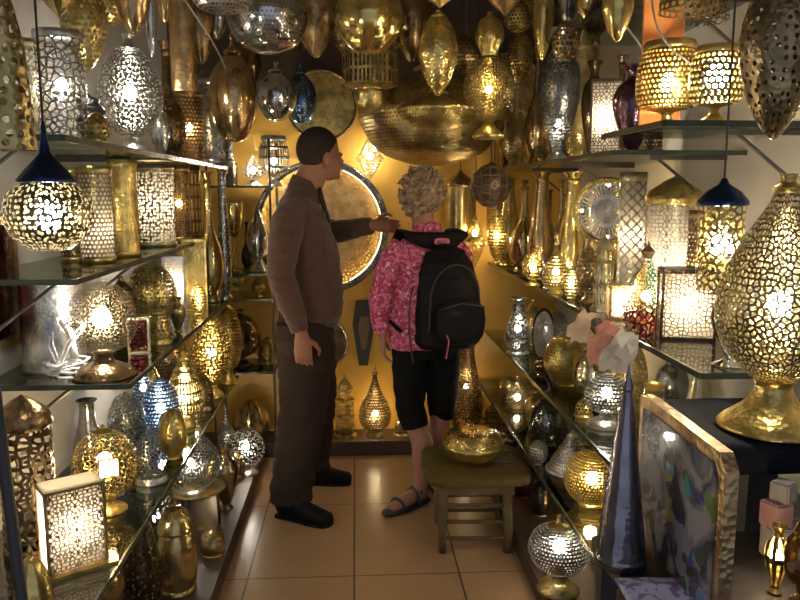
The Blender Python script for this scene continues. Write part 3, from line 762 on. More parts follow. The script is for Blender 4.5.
rows('R005', [
    (T, 'lamp', 'gold dotted dome lamp on the plinth behind the squat silver lamp', 'dome', 583, 500, 32, 'gold', 'dots', 2, 2.85),
    (V, 'vase', 'bronze vase on the right plinth in the far shadow behind the stool', 'vase', 508, 425, 24, 'bronze', None, 0, 3.7),
    (V, 'vase', 'brass vase on the right plinth behind the black silver rimmed pot', 'vase', 556, 455, 24, 'brass', None, 0, 3.3),
    (T, 'lamp', 'copper dotted ball lamp on the plinth right of the squat silver lamp', 'ball', 606, 528, 36, 'copper', 'dots', 0, 2.45),
    (B, 'bottle', 'dark bottle on the right plinth between red tin jar and bronze vase', 'bottle', 528, 440, 16, 'dark', None, 0, 3.5),
])
for a in [
    ('gold cylinder pendant right of the woman\'s hair', 'p_cyl', 460, 170, 240, 34, 'brass', None, 0, 4.08),
    ('narrow copper cylinder pendant behind the leather ball', 'p_cyl', 494, 178, 232, 16, 'copper', 'dots', 0, 4.06),
    ('gold dotted cone pendant beside the eye level shelf\'s far end', 'p_drop', 497, 210, 262, 20, 'gold', 'dots', 2, 3.85),
    ('brass dotted drop pendant at the upper edge over the amber hammered tray', 'p_drop', 341, -10, 52, 26, 'brass', 'dots', 0, 3.7),
    ('dark brass bell pendant between gold globe and fluted barrel, further back', 'p_bell', 402, -20, 42, 40, 'brass', 'dots', 0, 3.75),
    ('bronze ball pendant right of the gold teardrop', 'p_globe', 466, 34, 74, 34, 'bronze', 'dots', 0, 3.1),
    ('gold dotted drop pendant over the gold wall tray', 'p_drop', 520, 30, 84, 26, 'gold', 'dots', 0, 4.0),
    ('dull gold bell pendant above the silvery globe pendant', 'p_bell', 284, 2, 48, 34, 'brass', None, 0, 3.75),
    ('brown drop pendant above the blue tinted globe pendant', 'p_drop', 250, 40, 92, 22, 'bronze', None, 0, 3.8),
    ('amber ball pendant at the upper edge between slim gold and amber drop pendants', 'p_globe', 566, 20, 62, 28, 'copper', 'dots', 0, 2.55),
    ('gold drop pendant in front of the highest shelf', 'p_drop', 618, -30, 42, 30, 'gold', None, 0, 1.8),
    ('dull brass bell pendant over the upper wide drum lamp', 'p_bell', 690, -60, 12, 56, 'brass', 'dots', 0, 1.75),
    ('gold dotted ball pendant left of the slim copper pendant', 'p_globe', 108, -24, 26, 36, 'gold', 'dots', 0, 2.7),
    ('steel grey drop pendant above the wrapped silver cylinder', 'p_drop', 216, -20, 40, 28, 'steel', None, 0, 3.45),
    ('small brass star pendant between frosted cylinder and gold cup pendant', 'p_star', 58, -30, 18, 34, 'brass', None, 0, 2.1),
    ('copper drop pendant at the upper edge above the dark bronze bottle', 'p_drop', 164, -40, 24, 22, 'copper', None, 0, 2.75),
]:
    lb, kd, px, tp, bt, w_, cl, pt, li, yy = a
    item(P, 'lamp', lb, kd, px, tp, bt, w_, cl, pt, li, None, Y=yy, rough=.2 if pt is None else .28, n=10 if kd == 'p_star' else 32)
# ------------------------------------------------------------------ special pieces
def lathe_to(name, pts, mat, parent, M, **kw):
    o = lathe(name, pts, mat, parent, **kw)
    o.data.transform(M)
    return o


CRESCENT_GLOW = emit('added_crescent_glow', (1.0, .90, .70), 3.0)  # glowing arc added to draw the bright crescent inside the rim
CAVITY_GLOW = emit('added_cavity_glow', (1.0, .86, .60), 28.0)  # ring hidden behind the rim, added to light the cavity and plate holes
FACE = Matrix.Rotation(PI / 2, 4, 'X')      # lathe axis +z -> -y, towards the room


def disc(name, label, cat, loc, rz, r, depth, rimcol, platecol, pat, cell, size=None, bulbs=0, rimw=.08, tilt=0.0, stand=0, squash=1.0):
    t = thing(name, label, cat, loc, rz)
    M = Matrix.Diagonal((squash, 1, 1, 1)) @ Matrix.Rotation(tilt, 4, 'X') @ FACE
    ri = r * (1 - rimw)
    lathe_to('rim', [(r * .98, 0), (r, depth * .6), (r * .985, depth), (ri, depth * .9), (ri * .99, depth * .55)], metal(rimcol, rough=.25), t, M, n=64, per=3)
    lathe_to('plate', [(ri, depth * .55), (ri * .6, depth * .62), (ri * .2, depth * .66), (.002, depth * .66)], metal(platecol, pat, size, .3), t, M, n=64, cell=cell, per=3)
    if bulbs:
        if bulbs > 6:
            bm = bmesh.new()
            tube(bm, [M @ Vector((ri * .985 * math.cos(a), ri * .985 * math.sin(a), depth * .62)) for a in [-1.1 + 2.3 * k / 40 for k in range(41)]], .0035, 6)
            from_bm('added_glow', bm, CRESCENT_GLOW, t, True)
            bm = bmesh.new()
            tube(bm, [M @ Vector((ri * 1.02 * math.cos(a), ri * 1.02 * math.sin(a), depth * .22)) for a in [2 * PI * k / 60 for k in range(60)]], .004, 6)
            from_bm('added_glow', bm, CAVITY_GLOW, t, True)
        else:
            for k in range(bulbs):
                a = 2 * PI * k / bulbs
                v = M @ Vector((ri * .93 * math.cos(a), ri * .93 * math.sin(a), depth * .3))
                bulb(t, v.z, .0075, True, v.x, v.y)
    if stand:
        bm = bmesh.new(); box(bm, (-.03, -.03, -stand), (.03, .03, -stand + .01)); bar(bm, (0, 0, -stand), (0, 0, -r * .95), .008)
        from_bm('stand', bm, metal(rimcol), t)
    return t


def wall_disc(label, px, py, r, **kw):
    p = at(px, py, YB - (.036 if py < 130 else .002))
    return disc('wall_tray', label, 'tray', p, 0, r, **kw)


wall_disc('great round pierced tray behind the man, silver rimmed, with an added glow at its edge', 322, 227, .37, depth=.06, rimcol='steel', platecol='pale', pat='cells', cell=.021, size=.20, bulbs=14, rimw=.09)
wall_disc('dark round tray with pale border behind the man\'s trousers', 321, 343, .155, depth=.02, rimcol='pale', platecol='bronze', pat='scatter', cell=.012, size=.15)
wall_disc('amber hammered round tray on the back wall above the man', 322, 106, .19, depth=.03, rimcol='copper', platecol='gold', pat=None, cell=.02)
wall_disc('gold round tray high on the back wall near the leather ball', 505, 95, .22, depth=.03, rimcol='gold', platecol='brass', pat='dots', cell=.02, size=.18)

# coffin shaped plaque
t = thing('wall_plaque', 'dark coffin shaped plaque with lighter panel on the ochre wall', 'plaque', at(364, 332, YB))
for nm, s, y0, y1, mt in (('body', 1, -.022, -.001, plain('plaque_dark', (.05, .05, .045), .45)), ('inlay', .5, -.028, -.02, plain('plaque_inlay', (.20, .13, .07), .4))):
    pts = [(-.045, .18), (.05, .19), (.062, .06), (.02, -.19), (-.03, -.19), (-.065, .05)]
    bm = bmesh.new()
    a = [bm.verts.new((x * s, y0, z * s)) for x, z in pts]
    b = [bm.verts.new((x * s, y1, z * s)) for x, z in pts]
    bm.faces.new(a); bm.faces.new(b[::-1])
    for i in range(6):
        bm.faces.new((a[i], b[i], b[(i + 1) % 6], a[(i + 1) % 6]))
    from_bm(nm, bm, mt, t)

# ring mirror and oval tray, right side
p = at(608, 211, 2.75)
disc('ring_mirror', 'round glowing ring mirror with silver strips, gold rim', 'mirror', p, -.55, .125, .03, 'gold', 'silver', 'slots', .016, .35, bulbs=4, rimw=.16, stand=p.z - 1.05)
p = at(544, 335, 3.25)
disc('oval_tray', 'oval pierced tray with black rim standing on edge', 'tray', p, -.4, .125, .02, 'dark', 'silver', 'arabesque', .012, .12, rimw=.12, squash=.42, stand=p.z - .66)


def box_lantern(label, px, py_mid, Y, zb, w, d, h, rz, fcol, pat, cell, lit, size=None, roof=False, pcol=None, white_side=False, name='lantern', base=False, sz=None):
    x = at(px, py_mid, Y).x
    t = thing(name, label, 'lantern', (x, Y, zb), rz)
    PLACED.append((name, label, x, Y, zb, h, w / 2))
    e = min(w, d) * .09
    bm = bmesh.new()
    for sx in (-1, 1):
        for sy in (-1, 1):
            box(bm, (sx * w / 2 - e / 2, sy * d / 2 - e / 2, 0), (sx * w / 2 + e / 2, sy * d / 2 + e / 2, h))
    for z in (0, h - e):
        for sy in (-1, 1):
            box(bm, (-w / 2, sy * d / 2 - e / 2, z), (w / 2, sy * d / 2 + e / 2, z + e))
        for sx in (-1, 1):
            box(bm, (sx * w / 2 - e / 2, -d / 2, z), (sx * w / 2 + e / 2, d / 2, z + e))
    from_bm('frame', bm, metal(fcol), t)
    pm = metal(pcol or fcol, pat, size, dim=.45)
    panel('front_panel', w, h, pm, t, Matrix.Translation((0, -d / 2, 0)), cell)
    panel('back_panel', w, h, pm, t, Matrix.Translation((0, d / 2, 0)), cell)
    sm = plain('frosted_panel', (.9, .86, .78), .5, var=.03) if white_side else pm
    for s in (-1, 1):
        panel('side_panel', d, h, sm, t, Matrix.Translation((s * w / 2, 0, 0)) @ Matrix.Rotation(PI / 2, 4, 'Z'), cell)
    if roof:
        lathe('roof', [(w * .75, h), (w * .5, h * 1.12), (w * .16, h * 1.28), (w * .06, h * 1.33), (w * .09, h * 1.37), (0, h * 1.42)], metal(fcol), t, n=4, per=1).data.transform(Matrix.Rotation(PI / 4, 4, 'Z'))
    else:
        bm = bmesh.new(); box(bm, (-w / 2, -d / 2, h), (w / 2, d / 2, h + .004)); from_bm('top', bm, sm if white_side else metal(fcol), t)
    bm = bmesh.new()
    k = .02 if base else .002
    box(bm, (-w / 2 - k, -d / 2 - k, -.0), (w / 2 + k, d / 2 + k, .008 if base else .003)); from_bm('base', bm, metal('gold' if base else fcol), t)
    if lit:
        k = .9
        for nm_, ww, mm in (('diffuser', w, Matrix.Translation((0, -d * .46, 0))),):
            panel(nm_, w * .96, h * .98, LINER, t, mm, cell)
        bulb(t, h * .52, min(.022, min(w, d) * .26), lit == 2)
    return t


# frosted side panels let the lamp's light through
g = G('frosted_panel')
_d = g.n('ShaderNodeBsdfTranslucent', i_Color=(.95, .88, .76, 1))
_e = g.n('ShaderNodeBsdfDiffuse', i_Color=(.8, .76, .68, 1))
_mc[('p', 'frosted_panel')] = g.out(g.n('ShaderNodeMixShader', i_0=.35, i_1=_d.outputs[0], i_2=_e.outputs[0]).outputs[0])

box_lantern('square gold box lantern with white frosted sides, lit, on the low left shelf', 71, 505, 1.80, .52, .135, .075, .215, .62, 'brass', 'arabesque', .010, 1, .17, white_side=True, base=True)
box_lantern('square black framed lantern glowing white through its fretwork', 686, 305, 1.95, 1.05, .135, .085, .185, -.25, 'dark', 'cells', .012, 1, .15, pcol='brass')
box_lantern('upright dark framed lantern with white lit fretwork on the top right shelf', 606, 102, 2.70, 1.56, .10, .08, .27, -.3, 'bronze', 'arabesque', .012, 1, .14)
box_lantern('pale fretwork panel lantern with teal glass, beside the gold pierced ball', 174, 292, 3.1, .94, .08, .08, .24, .3, 'silver', 'arabesque', .012, 1, .12)
box_lantern('flat brass panelled lantern beside the tall smooth gold bottle', 195, 275, 3.25, .94, .09, .10, .30, .2, 'gold', None, .01, 0)
box_lantern('little dark red window lantern with cream frames behind the crackle globe', 139, 335, 2.38, .94, .06, .06, .11, .2, 'pale', 'cells', .02, 0, .14, pcol='red', roof=False)
box_lantern('small amber fretwork lantern below the tiny domed lantern, right shelf', 623, 300, 2.28, 1.05, .085, .07, .10, -.2, 'copper', 'cells', .010, 1, .13)

item('lantern', 'lantern', 'little domed silver cream lantern left of the green pyramid lantern', 'tower', 604, 228, 312, 26, 'pale', 'slots', 0, 'R105', Y=2.42, n=8, cell=.012)

# green and gold pyramid lantern
p = at(646, 300, 2.12)
t = thing('lantern', 'green and gold pyramid lantern with pointed finial and maroon foot', 'lantern', (p.x, 2.12, 1.05))
zt = at(646, 240, 2.12).z - 1.05
R = .062
lathe('base', [(0, 0), (R * .9, 0), (R * 1.05, .02), (R, .05), (R * 1.1, .055)], metal('red', 'cells', .14), t, n=6, per=1, cell=.02)
for k in range(6):
    a0, a1 = 2 * PI * k / 6 + .2, 2 * PI * (k + 1) / 6 + .2
    bm = bmesh.new(); uvl = bm.loops.layers.uv.new('uv')
    pts = [(R * math.cos(a0), R * math.sin(a0), .055), (R * math.cos(a1), R * math.sin(a1), .055), (R * .16 * math.cos(a1), R * .16 * math.sin(a1), zt * .82), (R * .16 * math.cos(a0), R * .16 * math.sin(a0), zt * .82)]
    f = bm.faces.new([bm.verts.new(q) for q in pts])
    for lp, uvv in zip(f.loops, ((0, 0), (5, 0), (3, 12), (2, 12))):
        lp[uvl].uv = uvv
    me = bpy.data.meshes.new('panel'); bm.to_mesh(me); bm.free()
    o = link('panel', me, metal('gold' if k in (3, 5, 1) else 'green', 'cells', .12), t, False)
    o['label'] = 'gold pierced panel' if k in (3, 5, 1) else 'green pierced panel'
lathe('finial', [(R * .2, zt * .8), (R * .34, zt * .87), (R * .1, zt * .93), (0, zt)], metal('antique'), t, n=6, per=1)
bulb(t, .09, .014, True)


for o in bpy.data.objects:
    if o.get('label', '').startswith('dark leather ball'):
        g = G('leather_patches')
        tc = g.n('ShaderNodeTexCoord')
        vo = g.n('ShaderNodeTexVoronoi', feature='DISTANCE_TO_EDGE', i_Vector=tc.outputs['Object'], i_Scale=26.0, i_Randomness=.3)
        s_ = g.math('LESS_THAN', vo.outputs[0], .05)
        col_ = g.mix(s_, (.05, .026, .012), (.20, .12, .05))
        bp = g.n('ShaderNodeBump', i_Height=g.math('MINIMUM', vo.outputs[0], .15), i_Strength=1.0, i_Distance=.03)
        for ch in o.children:
            if ch.name.startswith('shade'):
                ch.data.materials[0] = g.out(g.n('ShaderNodeBsdfPrincipled', i_Base_Color=col_, i_Roughness=.4, i_Normal=bp.outputs[0]).outputs[0])
                for q in ch.data.polygons: q.use_smooth = True

# free shapes ------------------------------------------------------------------
def superell(bm, c, r, e=.5, sub=3, rot=None):
    tmp = bmesh.new()
    bmesh.ops.create_icosphere(tmp, subdivisions=sub, radius=1)
    vs = {}
    for v in tmp.verts:
        q = Vector([math.copysign(abs(x) ** e, x) for x in v.co])
        m = max(abs(v.co.x), abs(v.co.y), abs(v.co.z))
        q = q if e != 1 else v.co
        q = Vector((q.x * r[0], q.y * r[1], q.z * r[2]))
        if rot is not None:
            q = rot @ q
        vs[v] = bm.verts.new(q + Vector(c))
    for f in tmp.faces:
        bm.faces.new([vs[v] for v in f.verts])
    tmp.free()


def ell(bm, c, r, rot=None, sub=3):
    superell(bm, c, r, 1, sub, rot)


def fuse(name, bm, voxel, mat, parent=None, it=6, fold=0.0, fs=14.0, dec=0):
    bmesh.ops.recalc_face_normals(bm, faces=bm.faces)
    me = bpy.data.meshes.new(name); bm.to_mesh(me); bm.free()
    o = bpy.data.objects.new(name, me); COL.objects.link(o)
    r = o.modifiers.new('r', 'REMESH'); r.mode = 'VOXEL'; r.voxel_size = voxel
    if it:
        s = o.modifiers.new('s', 'SMOOTH'); s.factor = .5; s.iterations = it
    dg = bpy.context.evaluated_depsgraph_get(); dg.update()
    m2 = bpy.data.meshes.new_from_object(o.evaluated_get(dg))
    bpy.data.objects.remove(o)
    if fold:
        nrm = [v.normal.copy() for v in m2.vertices]
        for v, nn in zip(m2.vertices, nrm):
            q = Vector((v.co.x * fs, v.co.y * fs, v.co.z * fs * 1.9))
            v.co += nn * fold * (mnoise.noise(q) + .5 * mnoise.noise(q * 2.3))
    m2.name = name
    return link(name, m2, mat, parent)


def hand(bm, w, d, s, nrm, curl=.35, k=1.0, point=False):
    """w wrist, d finger direction, s towards the thumb, nrm the way the palm faces"""
    w, d, s, nrm = Vector(w), Vector(d).normalized(), Vector(s).normalized(), Vector(nrm).normalized()
    tube(bm, [w - d * .02 * k, w + d * .02 * k, w + d * .06 * k, w + d * .09 * k], [(.025 * k, .018 * k), (.034 * k, .017 * k), (.039 * k, .015 * k), (.036 * k, .011 * k)], 12, up=s)
    for i, (off, ln) in enumerate(((.028, .072), (.0095, .080), (-.0095, .074), (-.027, .058))):
        c = curl * (1 + .12 * i)
        if point and i == 0:
            c = .05
        q = w + d * .082 * k + s * off * k
        pts = [q - d * .015 * k, q]
        a = 0
        for fr in (.45, .3, .25):
            a += c
            q = q + (d * math.cos(a) + nrm * math.sin(a) + s * off * 1.2) * ln * fr * k
            pts.append(q)
        tube(bm, pts, [.009 * k, .0092 * k, .0085 * k, .0078 * k, .006 * k], 8)
    q = w + d * .018 * k + s * .022 * k
    tube(bm, [q, q + (d * .5 + s * .75 + nrm * .2) * .035 * k, q + (d * 1.1 + s * .95 + nrm * .5) * .045 * k, q + (d * 1.8 + s * .85 + nrm * .9) * .043 * k], [.013 * k, .012 * k, .010 * k, .007 * k], 8)


def skin(name, c):
    return plain(name, c, .5, var=.08, scale=14, bump=.1)


# ------------------------------------------------------------------ the man
man = thing('person', 'man in brown zip neck sweater and dark trousers, reaching out one arm', 'person', (-.225, 3.43, 0), .06)
S1 = skin('skin_tan', (.28, .12, .07))
bm = bmesh.new()
ell(bm, (0.0600, 0, 1.628), (.098, .077, .100)); ell(bm, (0.1080, 0, 1.575), (.062, .060, .085)); ell(bm, (0.1180, 0, 1.525), (.046, .046, .034))
ell(bm, (0.1600, 0, 1.607), (.014, .042, .012)); tube(bm, [(.157, 0, 1.605), (.178, 0, 1.578), (.164, 0, 1.562)], [.008, .0135, .010], 8)
ell(bm, (0.1620, 0, 1.545), (.010, .024, .006)); ell(bm, (0.1590, 0, 1.534), (.010, .021, .006)); ell(bm, (0.1550, 0, 1.508), (.014, .018, .013))
for s in (-1, 1):
    ell(bm, (0.0720, s * .078, 1.580), (.019, .009, .032), Matrix.Rotation(s * .25, 3, 'Z')); ell(bm, (0.1320, s * .042, 1.567), (.026, .016, .02))
HM4 = Matrix.Translation((.062, 0, 0)) @ Matrix.Rotation(.42, 4, 'Z') @ Matrix.Translation((-.062, 0, 0))
for v in bm.verts:
    v.co = HM4 @ v.co
tube(bm, [(-.035, 0, 1.33), (.0, 0, 1.45), (.055, 0, 1.56)], [(.075, .075), (.069, .064), (.064, .060)], 16)
tube(bm, [(0, 0, .78), (0, 0, .95), (-.015, 0, 1.2), (-.03, 0, 1.36), (-.035, 0, 1.42)], [(.09, .13), (.105, .145), (.105, .16), (.09, .16), (.05, .09)], 20, up=(1, 0, 0))
# near arm hangs, far arm reaches
tube(bm, [(-.05, -.16, 1.37), (-.085, -.225, 1.25), (-.10, -.245, 1.09), (-.06, -.245, .96), (-.025, -.24, .835)], [.05, .045, .038, .034, .025], 12)
hand(bm, (-.022, -.24, .825), (.05, .02, -1), (1, .1, .05), (.1, 1, .0), .42, 1.05)
tube(bm, [(-.05, .15, 1.37), (.08, .21, 1.26), (.15, .195, 1.25), (.24, .14, 1.27), (.31, .10, 1.283)], [.05, .045, .038, .034, .025], 12)
hand(bm, (.315, .088, 1.287), (1, -.1, -.06), (.1, .25, 1), (.1, 1, -.2), .35, .92, False)
for s, ax, ay in ((-1, -.085, .20), (1, .02, .175)):
    tube(bm, [(0, s * .085, .85), (-.01, s * .12, .5), (ax, s * ay, .10), (ax, s * ay, .05)], [.075, .052, .036, .04], 12)
body = fuse('body', bm, .0045, S1, man, 3)
EYE = plain('eye_white', (.8, .76, .7), .2); DK = plain('eye_dark', (.02, .012, .01), .2)
HM = plain('hair_dark', (.030, .021, .017), .75, scale=220, bump=.8)


def eyes(parent, x, y, z, yaw=0.0, r=.0115):
    for s in (-1, 1):
        bm = bmesh.new(); ell(bm, (0, 0, 0), (r, r, r), sub=2)
        o = from_bm('eye', bm, EYE, parent, True); o.location = HM4 @ Vector((x, y + s * .031, z)); o.rotation_euler = (0, 0, .42)
        bm = bmesh.new(); ell(bm, (r * .62, 0, 0), (r * .5, r * .52, r * .52), sub=2); from_bm('iris', bm, DK, o, True)


eyes(man, .1465, 0, 1.588, r=.0095)
for s in (-1, 1):
    bm = bmesh.new(); tube(bm, [(.158, s * .014, 1.604), (.165, s * .03, 1.609), (.150, s * .05, 1.603)], [.003, .0045, .002], 6)
    from_bm('eyebrow', bm, HM, man, True).data.transform(HM4)
bm = bmesh.new()
tmp = bmesh.new(); bmesh.ops.create_icosphere(tmp, subdivisions=5, radius=1)
for v in tmp.verts:
    x, y, z = v.co.x * .098 - .012, v.co.y * .077, v.co.z * .100 + 1.628
    line = 1.655 if x > .045 else (1.60 if x > .012 else (1.60 if x > -.02 else 1.545))
    q_ = max(0, min(1, (x + .05) / .12)); q_ = q_ * q_ * (3 - 2 * q_)
    line = 1.548 + q_ * .112
    k = 1.014 if z > line + .008 else (1.014 - (line + .008 - z) * 5 if z > line - .02 else .86)
    k += .006 * mnoise.noise(v.co * 30)
    v.co = Vector((v.co.x * .098 * k + .060, v.co.y * .077 * k, v.co.z * .100 * k + 1.628))
from_bm('hair', tmp, HM, man, True).data.transform(HM4)
SW = plain('sweater_brown', (.085, .045, .030), .9, var=.25, scale=160, bump=.5, sheen=.25)
bm = bmesh.new()
tube(bm, [(.005, 0, .865), (.015, 0, .90), (.02, 0, 1.0), (.005, 0, 1.15), (-.015, 0, 1.28), (-.03, 0, 1.375), (-.018, 0, 1.42), (-.005, 0, 1.455)],
     [(.135, .175), (.148, .188), (.150, .190), (.142, .192), (.128, .20), (.098, .178), (.072, .11), (.068, .075)], 28, up=(1, 0, 0))
tube(bm, [(-.045, -.13, 1.375), (-.072, -.19, 1.32), (-.09, -.235, 1.22), (-.105, -.25, 1.09), (-.065, -.25, .97), (-.03, -.243, .85)], [.06, .072, .066, .060, .053, .043], 16)
tube(bm, [(-.045, .12, 1.375), (.01, .19, 1.31), (.08, .21, 1.26), (.15, .195, 1.25), (.24, .14, 1.27), (.31, .10, 1.283)], [.06, .068, .062, .055, .048, .040], 16)
sweater = fuse('sweater', bm, .007, SW, man, 4, .008, 11)
bm = bmesh.new()
tube(bm, [(-.010, 0, 1.435), (.0, 0, 1.465), (.012, 0, 1.495)], [(.074, .080), (.072, .074), (.070, .070)], 24, up=(1, 0, 0))
for v in bm.verts:
    if v.co.x > .03:
        v.co.z -= .05 * (v.co.x - .03) / .04
from_bm('collar', bm, SW, man, True)
bm = bmesh.new(); tube(bm, [(.062, -.03, 1.46), (.076, -.03, 1.40), (.098, -.024, 1.33), (.114, -.01, 1.27)], [(.012, .02), (.012, .024), (.01, .018), (.005, .008)], 8)
from_bm('placket', bm, plain('placket_black', (.012, .011, .012), .6), man, True)
bm = bmesh.new(); box(bm, (-.12, -.16, .862), (.14, .16, .885)); from_bm('hem', bm, SW, man) if 0 else bm.free()
TR = plain('trousers_dark_brown', (.032, .020, .015), .85, var=.3, scale=90, bump=.4)
bm = bmesh.new()
tube(bm, [(.0, 0, .93), (.0, 0, .86), (-.005, 0, .78)], [(.122, .160), (.132, .172), (.120, .165)], 24, up=(1, 0, 0))
tube(bm, [(-.02, -.085, .86), (-.015, -.10, .70), (-.025, -.13, .48), (-.055, -.17, .28), (-.085, -.20, .12), (-.082, -.20, .07)], [(.118, .105), (.122, .104), (.108, .095), (.098, .085), (.092, .080), (.096, .084)], 18, up=(1, 0, 0))
tube(bm, [(.0, .085, .86), (.02, .095, .70), (.035, .12, .48), (.03, .15, .28), (.02, .175, .12), (.022, .175, .075)], [(.115, .105), (.112, .10), (.10, .088), (.088, .078), (.080, .074), (.084, .076)], 18, up=(1, 0, 0))
fuse('trousers', bm, .007, TR, man, 3, .010, 9)
SH = plain('shoe_black', (.006, .006, .006), .68, var=.2)


def shoe(parent, heel, dr, ln=.285, mat=SH, nm='shoe'):
    d = Vector(dr).normalized(); h = Vector(heel)
    s = Vector((-d.y, d.x, 0))
    bm = bmesh.new()
    up = Vector((0, 0, 1))
    tube(bm, [h + up * .045, h + d * .05 + up * .055, h + d * .12 + up * .05, h + d * .19 + up * .036, h + d * .25 + up * .028, h + d * ln + up * .02],
         [(.032, .03), (.05, .042), (.045, .044), (.034, .049), (.026, .044), (.012, .022)], 14, up=up)
    tube(bm, [h + d * .05 + up * .04, h + d * .05 + up * .10], [(.05, .04), (.042, .038)], 14, up=d)
    o = fuse(nm, bm, .005, mat, parent, 3)
    bm = bmesh.new()
    pts = [(-.002, .026), (.0, .036), (.08, .036), (.18, .050), (.25, .044), (ln, .018)]
    lo, hi = [], []
    for sg in (1, -1):
        for a, b in (pts if sg == 1 else pts[::-1]):
            q = h + d * a + s * b * sg
            lo.append(bm.verts.new((q.x, q.y, 0))); hi.append(bm.verts.new((q.x, q.y, .016)))
    bm.faces.new(lo[::-1]); bm.faces.new(hi)
    for i in range(len(lo)):
        j = (i + 1) % len(lo)
        bm.faces.new((lo[i], lo[j], hi[j], hi[i]))
    from_bm('sole', bm, plain('sole_black', (.010, .009, .009), .8), o)
    return o


shoe(man, (-.140, -.19, 0), (1, -.60, 0), .27)
shoe(man, (-.06, .175, 0), (1, -.10, 0), .265)

# ------------------------------------------------------------------ the woman
WX, WY, WR = .318, 3.36, .30
woman = thing('person', 'woman with curly grey blond hair in pink patterned jacket, seen from behind', 'person', (WX, WY, 0), WR)
S2 = skin('skin_fair', (.34, .16, .11))
bm = bmesh.new()
HZ = 1.425
HX = -.022
ell(bm, (HX, .03, HZ + .02), (.072, .09, .092)); ell(bm, (HX, .065, HZ - .03), (.055, .058, .075)); ell(bm, (HX, .085, HZ - .075), (.036, .034, .028))
tube(bm, [(HX, .118, HZ + .0), (HX, .138, HZ - .03), (HX, .125, HZ - .043)], [.007, .012, .009], 8)
ell(bm, (HX, .118, HZ - .062), (.021, .009, .006))
for s in (-1, 1):
    ell(bm, (HX + s * .073, .035, HZ - .02), (.008, .017, .028))
tube(bm, [(0, -.015, 1.20), (HX * .5, .0, 1.30), (HX, .02, 1.38)], [.060, .052, .050], 14)
tube(bm, [(0, 0, .74), (0, 0, .92), (0, 0, 1.08), (0, -.01, 1.2), (0, -.01, 1.255)], [(.135, .10), (.125, .09), (.145, .095), (.145, .085), (.07, .05)], 20, up=(1, 0, 0))
tube(bm, [(-.13, -.01, 1.21), (-.19, -.01, 1.08), (-.215, .0, .97), (-.205, .02, .88), (-.195, .035, .79)], [.042, .036, .032, .027, .021], 12)
hand(bm, (-.195, .037, .79), (.05, .12, -1), (.3, 1, .1), (1, -.2, .0), .35, .9)
tube(bm, [(.13, -.01, 1.21), (.195, .03, 1.08), (.20, .10, .99), (.14, .20, 1.0), (.08, .26, 1.03)], [.042, .036, .032, .027, .021], 12)
hand(bm, (.075, .265, 1.033), (-.7, .5, .3), (0, -.2, 1), (-.3, -1, .0), .7, .9)
for s, ax, ay in ((-1, -.035, -.035), (1, .085, .04)):
    tube(bm, [(s * .07, 0, .78), (s * .075, .0, .46), (ax, ay - .015, .30), (ax, ay, .12), (ax, ay, .06)], [.078, .050, .052, .034, .034], 14)
    q = Vector((ax, ay + .01, 0)); dd = Vector((-.62, -.25, 0)).normalized() if s < 0 else Vector((.1, 1, 0)).normalized()
    tube(bm, [q - dd * .03 + Vector((0, 0, .045)), q + dd * .04 + Vector((0, 0, .05)), q + dd * .12 + Vector((0, 0, .035)), q + dd * .19 + Vector((0, 0, .027))], [(.03, .028), (.036, .032), (.024, .040), (.010, .03)], 12, up=(0, 0, 1))
fuse('body', bm, .0045, S2, woman, 3)
for s in (-1, 1):
    bm = bmesh.new(); ell(bm, (0, 0, 0), (.011, .011, .011), sub=2)
    o = from_bm('eye', bm, EYE, woman, True); o.location = (HX + s * .029, .108, HZ - .012)
    bm = bmesh.new(); ell(bm, (0, .0068, 0), (.0055, .0055, .0055), sub=2); from_bm('iris', bm, DK, o, True)
g = G('hair_grey_blond')
tc = g.n('ShaderNodeTexCoord')
nz = g.n('ShaderNodeTexNoise', i_Vector=tc.outputs['Object'], i_Scale=45.0, i_Detail=6.0)
c = g.mix(g.n('ShaderNodeMapRange', i_Value=nz.outputs[0], i_1=.3, i_2=.7).outputs[0], (.13, .08, .045), (.42, .29, .17))
HAIR2 = g.out(g.n('ShaderNodeBsdfPrincipled', i_Base_Color=c, i_Roughness=.6).outputs[0])
rnd = random.Random(5)
bm = bmesh.new(); ell(bm, (HX, .005, HZ + .022), (.082, .088, .100))
for k in range(260):
    z = rnd.uniform(-.95, 1); a = rnd.uniform(0, 2 * PI); q = math.sqrt(1 - z * z)
    x, y = q * math.cos(a), q * math.sin(a)
    if y > .55 and z < .45:
        continue
    rr = rnd.uniform(.92, 1.10)
    r_ = rnd.uniform(.009, .017)
    cpt = Vector((HX + x * .090 * rr, .003 + y * .094 * rr, HZ + .015 + z * .108 * rr))
    ax = Vector((rnd.uniform(-1, 1), rnd.uniform(-1, 1), rnd.uniform(-1, 1))).normalized() * r_ * 1.4
    bx = ax.orthogonal().normalized() * r_ * .8
    tube(bm, [cpt - ax, cpt - ax * .3 + bx, cpt + ax * .4 - bx * .2, cpt + ax + bx], [r_ * .35, r_ * .6, r_ * .6, r_ * .3], 6)
fuse('hair', bm, .004, HAIR2, woman, 1, .004, 60)
g = G('jacket_pink_print')
tc = g.n('ShaderNodeTexCoord')
n1 = g.n('ShaderNodeTexNoise', i_Vector=tc.outputs['Object'], i_Scale=26.0, i_Detail=3.0, i_Distortion=2.5)
n2 = g.n('ShaderNodeTexVoronoi', i_Vector=tc.outputs['Object'], i_Scale=34.0)
c = g.mix(g.n('ShaderNodeMapRange', i_Value=n1.outputs[0], i_1=.47, i_2=.56).outputs[0], (.34, .025, .09), (.62, .17, .26))
c = g.mix(g.math('LESS_THAN', n2.outputs[0], .25), c, (.72, .38, .42))
PINK = g.out(g.n('ShaderNodeBsdfPrincipled', i_Base_Color=c, i_Roughness=.7).outputs[0])
